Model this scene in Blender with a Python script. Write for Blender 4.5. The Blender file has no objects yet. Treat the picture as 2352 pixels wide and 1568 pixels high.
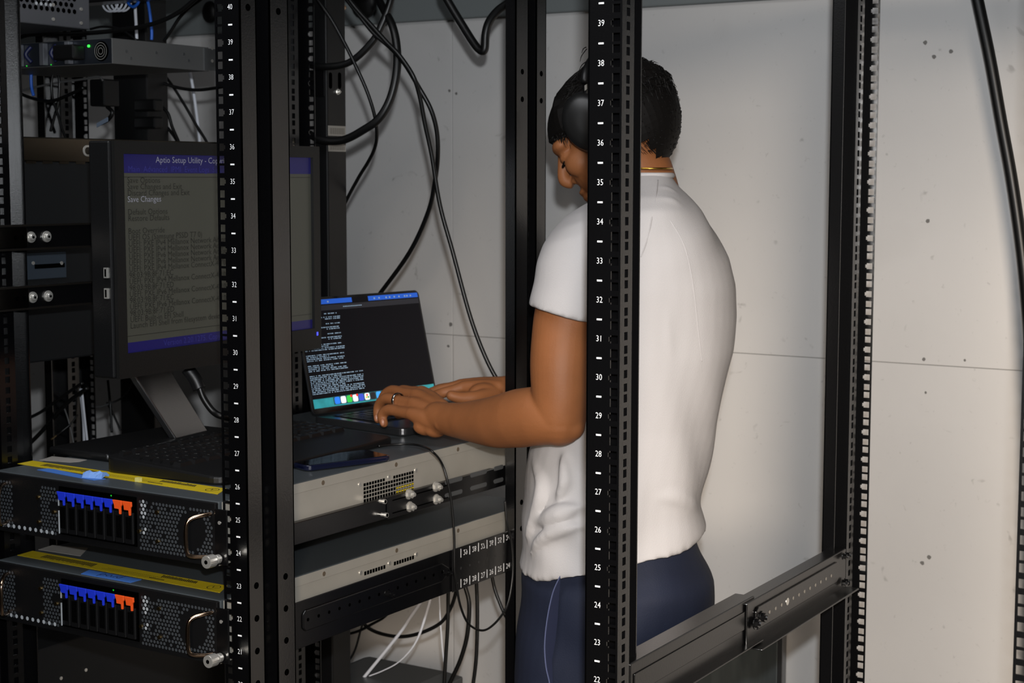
import bpy, math, random
import numpy as np
from mathutils import Vector, Matrix
random.seed(7)
COL = bpy.context.scene.collection
SC = bpy.context.scene

# ------------------------------------------------------------------ camera
F_PX = 3740.9
PIT, ROLL, YAW = math.radians(5.686), math.radians(.0648), math.radians(32.2553)
CAM = Vector((.90436, -1.62169, 1.62933))
FW = Vector((-math.sin(YAW)*math.cos(PIT), math.cos(YAW)*math.cos(PIT), -math.sin(PIT)))
R0 = Vector((math.cos(YAW), math.sin(YAW), 0))
U0 = R0.cross(FW)
RT = R0*math.cos(ROLL) + U0*math.sin(ROLL)
UP = -R0*math.sin(ROLL) + U0*math.cos(ROLL)
cd = bpy.data.cameras.new('camera')
cd.sensor_width = 36
cd.lens = F_PX*36/2352
cd.clip_start = .05
cd.dof.use_dof = True
cd.dof.focus_distance = 2.1
cd.dof.aperture_fstop = 13
cam = bpy.data.objects.new('camera', cd)
COL.objects.link(cam)
cam.matrix_world = Matrix(((RT.x, UP.x, -FW.x, CAM.x), (RT.y, UP.y, -FW.y, CAM.y), (RT.z, UP.z, -FW.z, CAM.z), (0, 0, 0, 1)))
SC.camera = cam

# ------------------------------------------------------------------ light and exposure
SC.view_settings.view_transform = 'Standard'
SC.view_settings.look = 'None'
SC.view_settings.exposure = 0
SC.view_settings.gamma = 1
SC.view_settings.use_curve_mapping = False
w = bpy.data.worlds.new('world'); SC.world = w; w.use_nodes = True
w.node_tree.nodes['Background'].inputs[0].default_value = (1, .85, .7, 1)
w.node_tree.nodes['Background'].inputs[1].default_value = .006
def aim(o, target):
    o.rotation_euler = (Vector(target)-o.location).to_track_quat('-Z', 'Y').to_euler()
def lamp(name, kind, loc, target, energy, color, **kw):
    l = bpy.data.lights.new(name, kind); l.energy = energy; l.color = color
    for k, v in kw.items(): setattr(l, k, v)
    o = bpy.data.objects.new(name, l); COL.objects.link(o); o.location = loc; aim(o, target); return o
# the camera's own flash, a little above and right of the lens
lamp('camera_flash', 'SPOT', CAM+UP*.115+RT*.022, CAM+UP*.115+RT*.022+FW*3+UP*-.15, 165, (.92, .96, 1), spot_size=math.radians(86), spot_blend=.5, shadow_soft_size=.018)
# warm lamp in the aisle to the right, shaded so that it throws its light low
lamp('aisle_lamp', 'SPOT', (1.9, -2.9, 1.9), (.42, .9, .50), 760, (1, .84, .68), spot_size=math.radians(40), spot_blend=.35, shadow_soft_size=.45)
lamp('ceiling_panel', 'AREA', (-.55, -.55, 2.58), (-.55, -.45, 0), 17, (.96, .97, 1), size=1.1)

# ------------------------------------------------------------------ pixel helpers (photo frame 2352 x 1568)
def ray(x, y): return FW + RT*((x-1176)/F_PX) + UP*((784-y)/F_PX)
def at(x, y, ax, v):
    d = ray(x, y); i = 'xyz'.index(ax); return CAM + d*((v-CAM[i])/d[i])
def dep(x, y, z): return CAM + ray(x, y)*z
FWH = Vector((FW.x, FW.y, 0)).normalized()

# ------------------------------------------------------------------ materials
def srgb(c):
    if isinstance(c, str):
        c = [int(c[i:i+2], 16)/255 for i in (0, 2, 4)]
    return tuple((v/12.92 if v <= .04045 else ((v+.055)/1.055)**2.4) for v in c)
MATS = {}
def mat(name, col, rough=.5, metal=0, spec=.5, bump=0, bscale=200, var=0, vscale=8, emit=0, coat=0, sss=0, trans=0, stretch=None):
    if name in MATS: return MATS[name]
    m = bpy.data.materials.new(name); m.use_nodes = True
    nt = m.node_tree; b = nt.nodes['Principled BSDF']
    c = srgb(col)
    b.inputs['Base Color'].default_value = (*c, 1)
    b.inputs['Roughness'].default_value = rough
    b.inputs['Metallic'].default_value = metal
    b.inputs['Specular IOR Level'].default_value = spec
    b.inputs['Coat Weight'].default_value = coat
    b.inputs['Coat Roughness'].default_value = .15
    if sss:
        b.inputs['Subsurface Weight'].default_value = sss
        b.inputs['Subsurface Radius'].default_value = (.012, .004, .002)
        b.inputs['Subsurface Scale'].default_value = 1
    if trans: b.inputs['Transmission Weight'].default_value = trans
    if emit:
        b.inputs['Emission Color'].default_value = (*c, 1); b.inputs['Emission Strength'].default_value = emit
    tc = nt.nodes.new('ShaderNodeTexCoord')
    src = tc.outputs['Object']
    if stretch:
        mp = nt.nodes.new('ShaderNodeMapping'); mp.inputs['Scale'].default_value = stretch
        nt.links.new(src, mp.inputs[0]); src = mp.outputs[0]
    if var:
        n = nt.nodes.new('ShaderNodeTexNoise'); n.inputs['Scale'].default_value = vscale; n.inputs['Detail'].default_value = 4
        nt.links.new(src, n.inputs['Vector'])
        r = nt.nodes.new('ShaderNodeValToRGB')
        r.color_ramp.elements[0].position = .3; r.color_ramp.elements[1].position = .7
        r.color_ramp.elements[0].color = (*[v*(1-var) for v in c], 1)
        r.color_ramp.elements[1].color = (*[min(1, v*(1+var)) for v in c], 1)
        nt.links.new(n.outputs['Fac'], r.inputs[0]); nt.links.new(r.outputs[0], b.inputs['Base Color'])
    if bump:
        n = nt.nodes.new('ShaderNodeTexNoise'); n.inputs['Scale'].default_value = bscale; n.inputs['Detail'].default_value = 3
        nt.links.new(src, n.inputs['Vector'])
        bp = nt.nodes.new('ShaderNodeBump'); bp.inputs['Strength'].default_value = bump; bp.inputs['Distance'].default_value = .002
        nt.links.new(n.outputs['Fac'], bp.inputs['Height']); nt.links.new(bp.outputs[0], b.inputs['Normal'])
    MATS[name] = m
    return m
def wall_material():
    m = mat('painted_board', 'c2c0be', .6, bump=.25, bscale=30, var=.05, vscale=1.6)
    nt = m.node_tree; b = nt.nodes['Principled BSDF']
    tc = nt.nodes.new('ShaderNodeTexCoord')
    prev = b.inputs['Base Color'].links[0].from_socket
    for sc, lo, hi, k, dist in ((5, .66, .78, .06, .0), (26, .69, .77, .38, .8), (75, .69, .79, .28, 1.0)):
        n = nt.nodes.new('ShaderNodeTexNoise'); n.inputs['Scale'].default_value = sc; n.inputs['Detail'].default_value = 2; n.inputs['Distortion'].default_value = dist
        nt.links.new(tc.outputs['Object'], n.inputs['Vector'])
        r = nt.nodes.new('ShaderNodeMapRange'); r.inputs[1].default_value = lo; r.inputs[2].default_value = hi; r.inputs[3].default_value = 0; r.inputs[4].default_value = k
        nt.links.new(n.outputs['Fac'], r.inputs[0])
        mx = nt.nodes.new('ShaderNodeMix'); mx.data_type = 'RGBA'
        nt.links.new(r.outputs[0], mx.inputs[0]); nt.links.new(prev, mx.inputs[6]); mx.inputs[7].default_value = (*srgb('66635f'), 1)
        prev = mx.outputs[2]
    nt.links.new(prev, b.inputs['Base Color'])
    return m
M_WALL = wall_material()
M_BLK = mat('black_powder_coat', '050506', .24, spec=.85, bump=.06, bscale=420)
M_BLK2 = mat('black_steel', '060607', .30, spec=.7, bump=.05, bscale=300)
M_BLKP = mat('black_plastic', '080809', .45, bump=.08, bscale=500)
M_PLAST = mat('dark_grey_plastic', '0c0c0b', .5, bump=.1, bscale=600)
M_RUB = mat('black_rubber', '070707', .42, spec=.45)
M_CAV = mat('cavity_black', '020202', .9, spec=0)
M_WHITE = mat('white_print', 'e8e8e8', .5)
M_GALV = mat('galvanised_steel', 'aaa59b', .42, metal=.35, bump=.05, bscale=120, var=.06, vscale=14)
M_LID = mat('dark_grey_lid', '44494c', .42, metal=.15, bump=.04, bscale=200)
M_CHROME = mat('chrome', 'd2cfc8', .30, metal=.75)
M_COPPER = mat('polished_handle', 'c3a58b', .14, metal=1)
M_ALU = mat('brushed_aluminium', '8a8a8b', .34, metal=1, bump=.06, bscale=60, stretch=(40, 1, 1))
M_GREY = mat('grey_steel', '6d6f70', .45, metal=.7)
M_YEL = mat('yellow_label', 'c2aa18', .45, var=.05, vscale=40)
M_BLUE = mat('blue_tape', '3a6cba', .7, bump=.2, bscale=90)
M_LBL = mat('paper_label', '8f8a84', .7, var=.06, vscale=60)
M_INK = mat('black_ink', '1b180c', .6)
M_BTAB = mat('blue_latch', '1a31c4', .45)
M_OTAB = mat('orange_latch', 'e4521a', .45)
M_BRASS = mat('brass_screw', 'b59b6a', .25, metal=1)
M_WCAB = mat('white_cable', 'c9ccd4', .5)
M_BCAB = mat('blue_cable', '1c56b4', .45)
M_GCAB = mat('grey_cable', '4a4a4a', .5)
M_BAND = mat('grey_band', '6f7474', .65, bump=.1, bscale=40)

# ------------------------------------------------------------------ mesh builder
ORIG = {}
class MB:
    def __init__(s): s.v = []; s.f = []
    def add(s, vs, fs):
        o = len(s.v); s.v += [Vector(p) for p in vs]; s.f += [[i+o for i in f] for f in fs]; return s
    def hexa(s, p):  # 8 corners, bottom loop then top loop
        return s.add(p, [(0, 3, 2, 1), (4, 5, 6, 7), (0, 1, 5, 4), (1, 2, 6, 5), (2, 3, 7, 6), (3, 0, 4, 7)])
    def box(s, a, b):
        x0, x1 = sorted((a[0], b[0])); y0, y1 = sorted((a[1], b[1])); z0, z1 = sorted((a[2], b[2]))
        return s.hexa([(x0, y0, z0), (x1, y0, z0), (x1, y1, z0), (x0, y1, z0), (x0, y0, z1), (x1, y0, z1), (x1, y1, z1), (x0, y1, z1)])
    def obox(s, c, a, b, d):  # centre and three half vectors
        c, a, b, d = Vector(c), Vector(a), Vector(b), Vector(d)
        if a.cross(b).dot(d) < 0: a, b = b, a
        return s.hexa([c-a-b-d, c+a-b-d, c+a+b-d, c-a+b-d, c-a-b+d, c+a-b+d, c+a+b+d, c-a+b+d])
    def loft(s, rings, cap=True):
        n = len(rings[0]); o = len(s.v)
        vs = [p for r in rings for p in r]; fs = []
        for i in range(len(rings)-1):
            for j in range(n):
                k = (j+1) % n; fs.append((i*n+j, i*n+k, (i+1)*n+k, (i+1)*n+j))
        if cap:
            fs.append(tuple(range(n-1, -1, -1))); fs.append(tuple((len(rings)-1)*n+j for j in range(n)))
        return s.add(vs, fs)
    def cyl(s, p0, p1, r0, r1=None, n=12):
        p0, p1 = Vector(p0), Vector(p1); r1 = r0 if r1 is None else r1
        a, b = frame(p1-p0)
        return s.loft([[p+(a*math.cos(t)+b*math.sin(t))*r for t in [2*math.pi*j/n for j in range(n)]] for p, r in ((p0, r0), (p1, r1))])
    def tube(s, pts, r, n=8, sub=6, smooth=True, flat=1):
        pts = [Vector(p) for p in pts]
        if smooth and len(pts) > 2: pts = catmull(pts, sub)
        rs = r if isinstance(r, (list, tuple)) else [r]*len(pts)
        if len(rs) != len(pts): rs = list(np.interp(np.linspace(0, 1, len(pts)), np.linspace(0, 1, len(rs)), rs))
        rings = []; a = None
        for i, p in enumerate(pts):
            t = (pts[min(i+1, len(pts)-1)]-pts[max(i-1, 0)])
            if t.length < 1e-9: t = Vector((0, 0, 1))
            t.normalize()
            if a is None: a, b = frame(t)
            a = (a-t*a.dot(t)).normalized(); b = t.cross(a)
            rings.append([p+(a*math.cos(q)+b*math.sin(q)*flat)*rs[i] for q in [2*math.pi*j/n for j in range(n)]])
        return s.loft(rings)
    def ell(s, c, a, b, d, nu=16, nv=10, pw=1):
        c, a, b, d = map(Vector, (c, a, b, d))
        if a.cross(b).dot(d) < 0: b = -b
        rings = []
        for i in range(nv+1):
            t = -math.pi/2+math.pi*i/nv; ct, st = max(math.cos(t), 1e-3), math.sin(t)
            rings.append([c+a*ct*math.cos(q)+b*ct*math.sin(q)+d*st for q in [2*math.pi*j/nu for j in range(nu)]])
        return s.loft(rings)
    def prism(s, poly, o, u, v, wv):  # 2d polygon in frame (o,u,v) thickened by wv
        o, u, v, wv = map(Vector, (o, u, v, wv)); n = len(poly)
        if u.cross(v).dot(wv) < 0: poly = poly[::-1]
        lo = [o+u*p[0]+v*p[1] for p in poly]
        return s.loft([lo, [p+wv for p in lo]])
    def quad(s, a, b, c, d): return s.add([a, b, c, d], [(0, 1, 2, 3)])
    def text(s, txt, o, u, v, size, align='CENTER', bold=0):
        vs, fs = text_mesh(txt, align, bold)
        o, u, v = Vector(o), Vector(u), Vector(v)
        return s.add([o+u*(p[0]*size)+v*(p[1]*size) for p in vs], fs)
    def build(s, name, material, parent=None, smooth=False, bevel=0, local=False, seg=2):
        if not s.v: s.add([(0, 0, 0), (0, .0001, 0), (.0001, 0, 0)], [(0, 1, 2)])
        if parent is None:
            a = np.array([tuple(p) for p in s.v]); o = Vector((a[:, 0].mean(), a[:, 1].mean(), a[:, 2].min()))
        else: o = ORIG[parent.name]
        if local: o = Vector((0, 0, 0))
        me = bpy.data.meshes.new(name)
        me.from_pydata([tuple(p-o) for p in s.v], [], s.f)
        me.materials.append(material)
        if smooth: me.polygons.foreach_set('use_smooth', [True]*len(me.polygons))
        ob = bpy.data.objects.new(name, me); COL.objects.link(ob)
        if parent is None: ob.location = o
        else: ob.parent = parent
        ORIG[ob.name] = o.copy()
        if bevel:
            bm = ob.modifiers.new('bevel', 'BEVEL'); bm.width = bevel; bm.segments = seg; bm.limit_method = 'ANGLE'; bm.angle_limit = math.radians(40)
        return ob
def frame(t):
    t = Vector(t).normalized()
    a = Vector((0, 0, 1)) if abs(t.z) < .9 else Vector((1, 0, 0))
    a = (a-t*a.dot(t)).normalized(); return a, t.cross(a)
def catmull(P, sub):
    out = []
    for i in range(len(P)-1):
        p0, p1, p2, p3 = P[max(i-1, 0)], P[i], P[i+1], P[min(i+2, len(P)-1)]
        for k in range(sub):
            t = k/sub
            out.append(.5*((2*p1)+(p2-p0)*t+(2*p0-5*p1+4*p2-p3)*t*t+(3*p1-p0-3*p2+p3)*t**3))
    out.append(P[-1]); return out
TXT = {}
def text_mesh(t, align, bold=0):
    k = (t, align, bold)
    if k not in TXT:
        c = bpy.data.curves.new('print', 'FONT'); c.body = t; c.size = 1; c.resolution_u = 2
        c.align_x = align; c.align_y = 'CENTER'; c.offset = bold-.006
        o = bpy.data.objects.new('print', c); COL.objects.link(o)
        bpy.context.view_layer.update()
        me = bpy.data.meshes.new_from_object(o.evaluated_get(bpy.context.evaluated_depsgraph_get()))
        TXT[k] = ([tuple(v.co) for v in me.vertices], [tuple(p.vertices) for p in me.polygons])
        bpy.data.objects.remove(o); bpy.data.curves.remove(c); bpy.data.meshes.remove(me)
    return TXT[k]
def tag(o, label, cat, group=None, kind=None):
    if label: o['label'] = label
    if cat: o['category'] = cat
    if group: o['group'] = group
    if kind: o['kind'] = kind
    return o
def thing(name, label, cat, loc, rotz=0, group=None):
    o = bpy.data.objects.new(name, None); COL.objects.link(o); o.empty_display_size = .05
    o.location = loc; o.rotation_euler = (0, 0, rotz); ORIG[o.name] = Vector(loc)
    return tag(o, label, cat, group)
def struct(o, label=None): o['kind'] = 'structure'; return o
def copy_tree(o, parent=None, loc=None):
    c = o.copy(); COL.objects.link(c); c.parent = parent
    if loc is not None: c.location = loc
    for ch in o.children: copy_tree(ch, c)
    return c
def UZ(k): return k*.04445+.07
X, Y, Z = Vector((1, 0, 0)), Vector((0, 1, 0)), Vector((0, 0, 1))

# ------------------------------------------------------------------ the room
WY = 1.55
struct(MB().box((-3.4, -3.4, -.05), (3.4, 1.6, 0)).build('floor', mat('grey_concrete', '5c5955', .75, bump=.3, bscale=25, var=.1, vscale=3)))
wb = struct(MB().box((-3.4, WY+.003, 0), (3.4, WY+.08, 2.6)).build('wall_back', mat('joint_backing_board', '8a8886', .8, bump=.1)))  # backing board, darker than the panels, shows in their joints
VJ, HJ = at(1040, 850, 'y', WY).x, 1.262
gap = .0012
for x0, x1 in ((-3.4, VJ), (VJ, VJ+2.44), (VJ+2.44, 3.4)):
    for z0, z1 in ((0.0, HJ), (HJ, 2.6)):
        g = .0026 if z0 == 0 and x0 < 0 else gap
        MB().box((x0+g*.5, WY, z0+gap*.5), (x1-g*.5, WY+.014, z1-gap*.5)).build('wall_panel', M_WALL, wb, bevel=.0012)
random.seed(9)
for px, py, rr in ((2125, 98, 5), (2145, 130, 5), (2184, 118, 5), (2131, 507, 5), (2122, 825, 4), (2126, 901, 3), (2118, 1292, 5), (2134, 1279, 5), (1560, 229, 3), (1032, 208, 4), (1048, 215, 4), (1035, 745, 6), (2216, 827, 3), (1030, 795, 4)):
    c = at(px, py, 'y', WY); r_ = rr*.0009
    MB().loft([[c+X*(math.cos(q)*r_*random.uniform(.7, 1.2))+Z*(math.sin(q)*r_*random.uniform(.7, 1.2))-Y*d for q in [2*math.pi*k/9 for k in range(9)]] for d in (-.0005, .0004)]).build('wall_ding', mat('ding_grey', '6d6b68', .8), wb)
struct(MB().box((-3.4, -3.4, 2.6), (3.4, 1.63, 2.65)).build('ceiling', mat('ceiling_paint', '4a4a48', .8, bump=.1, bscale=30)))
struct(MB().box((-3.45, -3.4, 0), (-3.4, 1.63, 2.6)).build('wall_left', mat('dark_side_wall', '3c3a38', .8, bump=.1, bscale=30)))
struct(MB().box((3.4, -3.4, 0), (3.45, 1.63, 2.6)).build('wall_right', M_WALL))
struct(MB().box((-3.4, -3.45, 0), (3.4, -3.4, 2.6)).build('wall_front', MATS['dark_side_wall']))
# darker grey band standing proud along the top of the back wall
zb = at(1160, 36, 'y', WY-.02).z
tb = struct(MB().box((-3.4, WY-.02, zb), (3.4, WY, 2.58)).build('top_band_1', M_BAND, bevel=.004))

# ------------------------------------------------------------------ rack posts
PT = .002
HW = .00475
def plate(m, o, u, v, n, u0, u1, z0, z1, uc=None, hw=HW, hh=HW, zs=(), notch=False, edge=None):
    """upright plate in frame: u across, z up, n thickness; square holes centred at uc, heights zs"""
    def bx(a0, a1, b0, b1):
        if a1-a0 < 1e-6 or b1-b0 < 1e-6: return
        c = o+u*((a0+a1)/2)+Z*((b0+b1)/2)+n*(PT/2)
        m.obox(c, u*((a1-a0)/2), Z*((b1-b0)/2), n*(PT/2))
    if uc is None: bx(u0, u1, z0, z1); return
    nt = .0022 if notch else 0
    bx(u0, uc-hw-nt, z0, z1); bx(uc+hw, u1, z0, z1)
    prev = z0
    for i, (zc, mid) in enumerate(zs):
        bx(uc-hw-nt, uc+hw, prev, zc-hh)
        if nt:
            if mid: bx(uc-hw-nt, uc-hw, zc-hh, zc-.0026); bx(uc-hw-nt, uc-hw, zc+.0026, zc+hh)
            else: bx(uc-hw-nt, uc-hw, zc-hh, zc+hh)
        prev = zc+hh
    bx(uc-hw-nt, uc+hw, prev, z1)
HZ = []
for k in range(1, 43):
    HZ += [(UZ(k)-.0159, False), (UZ(k), True), (UZ(k)+.0159, False)]
def round_hole(m, mh, c, u, n, r=.0042):
    m.loft([[c+(u*math.cos(q)+Z*math.sin(q))*r+n*d for q in [2*math.pi*j/12 for j in range(12)]] for d in (-.0004, .0003)])
def post(t, o, su, sv, labels=True, rh=(40, 23, 22, 21, 20, 19), zt=2.02, nums=range(1, 43)):
    """one upright: o outer mounting corner, su inward along x, sv from the mounting flange along y"""
    o = Vector(o); u = X*su; v = Y*sv; m = MB()
    zb = .03
    plate(m, o, u, v, v, 0, .043, zb, zt, .0355, zs=HZ, notch=True)             # mounting flange
    plate(m, o, v, u, u, .0, .031, zb, zt)                                      # outer strip
    plate(m, o+v*.031, u, v, -v, 0, .028, zb, zt)                               # recess wall
    plate(m, o+u*.028, v, u, -u, .031, .057, zb, zt, .044, hw=.0043, zs=HZ)     # recess floor
    plate(m, o+v*.057, u, v, v, 0, .028, zb, zt)
    plate(m, o, v, u, u, .057, .0945, zb, zt)
    plate(m, o+v*.0945, u, v, -v, 0, .020, zb, zt)
    p = m.build('post', M_BLK, t)
    h = MB()
    for k in rh:
        for vv in (.0155, .075):
            c = o+v*vv+Z*UZ(k)
            h.loft([[c+(v*math.cos(q)+Z*math.sin(q))*.0046-u*d for q in [2*math.pi*j/12 for j in range(12)]] for d in (-.0005, .0003)])
    h.build('bolt_holes', M_CAV, p)['kind'] = 'stuff'
    if labels:
        l = MB()
        for k in nums:
            oo = o+u*(.0165)+Z*UZ(k)-v*.0003
            l.text(str(k), oo, X*.86, Z, .0100)
            l.obox(o+u*.0165+Z*(UZ(k)+.0222)-v*.0002, X*.0033, Z*.0010, Y*.0002)
        l.build('unit_numbers', M_WHITE, p)['kind'] = 'stuff'
    return p
def rack_frame(t, xl, xr, yf, yr):
    for xo, s in ((xl, 1), (xr, -1)):
        for z in (.05, 1.985):
            MB().box((xo+s*.002, yf+.095, z-.03), (xo+s*.03, yr-.095, z+.03)).build('side_beam', M_BLK2, t, bevel=.002)
    for yy, s in ((yf, 1), (yr, -1)):
        for z in (.045, 1.995):
            MB().box((xl+.044, yy+s*.004, z-.022), (xr-.044, yy+s*.05, z+.022)).build('cross_beam', M_BLK2, t, bevel=.002)
    for xo in (xl+.03, xr-.03):
        for yy in (yf+.05, yr-.05):
            MB().cyl((xo, yy, 0), (xo, yy, .008), .022).cyl((xo, yy, .008), (xo, yy, .035), .007).build('levelling_foot', M_BLK2, t)

AXR, AXL, AYF, AYR = -.5135, -1.0495, -.0256, .7307
ra = thing('server_rack', 'black open frame rack holding the monitor and two pulled out servers', 'rack', (-.7815, .3525, 0))
post(ra, (AXR, AYF, 0), -1, 1)
post(ra, (AXL, AYF, 0), 1, 1)
post(ra, (AXR, AYR, 0), -1, -1, labels=False, rh=(39, 38, 23, 22))
post(ra, (AXL, AYR, 0), 1, -1, labels=False)
rack_frame(ra, AXL, AXR, AYF, AYR)

BXL, BXR, BYR = -.0175, .5185, .8735
rb = thing('server_rack', 'empty black open frame rack standing behind the person with one side rail', 'rack', (.25, .43, 0))
_lo = ORIG[rb.name]
post(rb, (BXL, 0, 0), 1, 1)
post(rb, (BXR, 0, 0), -1, 1)
post(rb, (BXL, BYR, 0), 1, -1, labels=False)
post(rb, (BXR, BYR, 0), -1, -1, labels=False)
rack_frame(rb, BXL, BXR, 0, BYR)

# rail of the empty rack (two telescoping channel pieces with bolts)
def channel(t, name, xw, y0, y1, z0, z1, top, bot, sgn=1, emb=None):
    m = MB()
    m.box((xw-.0012, y0, z0), (xw+.0012, y1, z1))
    m.box((xw, y0, z1-.0024), (xw-top*sgn, y1, z1))
    m.box((xw, y0, z0), (xw+bot*sgn, y1, z0+.0024))
    if emb:
        e0, e1 = emb; zc = (z0+z1)/2+.004
        m.prism([(e0, zc-.011), (e0+.008, zc-.016), (e1-.008, zc-.016), (e1, zc-.011), (e1, zc+.011), (e1-.008, zc+.016), (e0+.008, zc+.016), (e0, zc+.011)], (xw+.001*sgn, 0, 0), Y, Z, X*(.0035*sgn))
    return m.build(name, M_BLK2, t, bevel=.0012)
def bolt(t, c, n, r=.0048, L=.006, m=M_CHROME, name='bolt'):
    c, n = Vector(c), Vector(n).normalized(); b = MB()
    b.cyl(c, c+n*.0015, r*1.35, n=14).cyl(c+n*.0015, c+n*(.0015+L*.6), r, n=6).cyl(c+n*(.0015+L*.6), c+n*(.0015+L), r*.5, n=10)
    return b.build(name, m, t)
rz = 1.052
xw = .010
fr = channel(rb, 'rail', xw, .062, .44, rz-.062, rz, .028, .016, emb=None)
h = MB()
for i in range(15):
    c = Vector((xw+.0016, .10+i*.0225, rz-.027)); h.loft([[c+(Y*math.cos(q)+Z*math.sin(q))*.0026+X*d for q in [2*math.pi*j/8 for j in range(8)]] for d in (0, .0003)])
h.build('rail_holes', M_CAV, fr)['kind'] = 'stuff'
MB().box((xw+.0013, .07, rz-.0395), (xw+.0028, .43, rz-.014)).build('rail_bead', M_BLK2, fr, bevel=.001)
rr = channel(rb, 'rail', xw+.004, .405, .80, rz-.066, rz-.003, .024, .024, emb=(.43, .76))
h = MB(); hl = MB()
for i in range(13):
    c = Vector((xw+.0087, .455+i*.0225, rz-.0305))
    (hl if i in (4,) else h).loft([[c+(Y*math.cos(q)+Z*math.sin(q))*(.0055 if i == 4 else .0026)+X*d for q in [2*math.pi*j/12 for j in range(12)]] for d in (0, .0004)])
h.build('rail_holes', mat('hole_light', '8a857d', .6), rr)['kind'] = 'stuff'
hl.build('washer', M_CHROME, rr)
for yy, zz in ((.425, rz-.034), (.448, rz-.031)): bolt(rb, (xw+.009, yy, zz), X, .0065, .008, M_BLK2)
for yy, zz in ((.775, rz-.01), (.788, rz-.010), (.775, rz-.052), (.786, rz-.052)): bolt(rb, (xw+.009, yy, zz), X, .004, .008, M_BLK2)
for yy in (.075, .083): bolt(rb, (.0105, yy-.02, rz-.052), X, .0028, .010)
rb.rotation_euler = (0, 0, math.radians(1.0))
rb.location = Matrix.Rotation(math.radians(1.0), 3, 'Z') @ _lo

# left neighbour rack, mostly hidden
rc = thing('server_rack', 'dark neighbouring rack behind the monitor holding the tall chassis', 'rack', (-1.368, .3525, 0))
DX = -.5865
post(rc, (AXR+DX, AYF, 0), -1, 1, labels=False)
post(rc, (AXL+DX, AYF, 0), 1, 1, labels=False)
post(rc, (AXR+DX, AYR, 0), -1, -1, labels=False)
post(rc, (AXL+DX, AYR, 0), 1, -1, labels=False)
rack_frame(rc, AXL+DX, AXR+DX, AYF, AYR)

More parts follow.
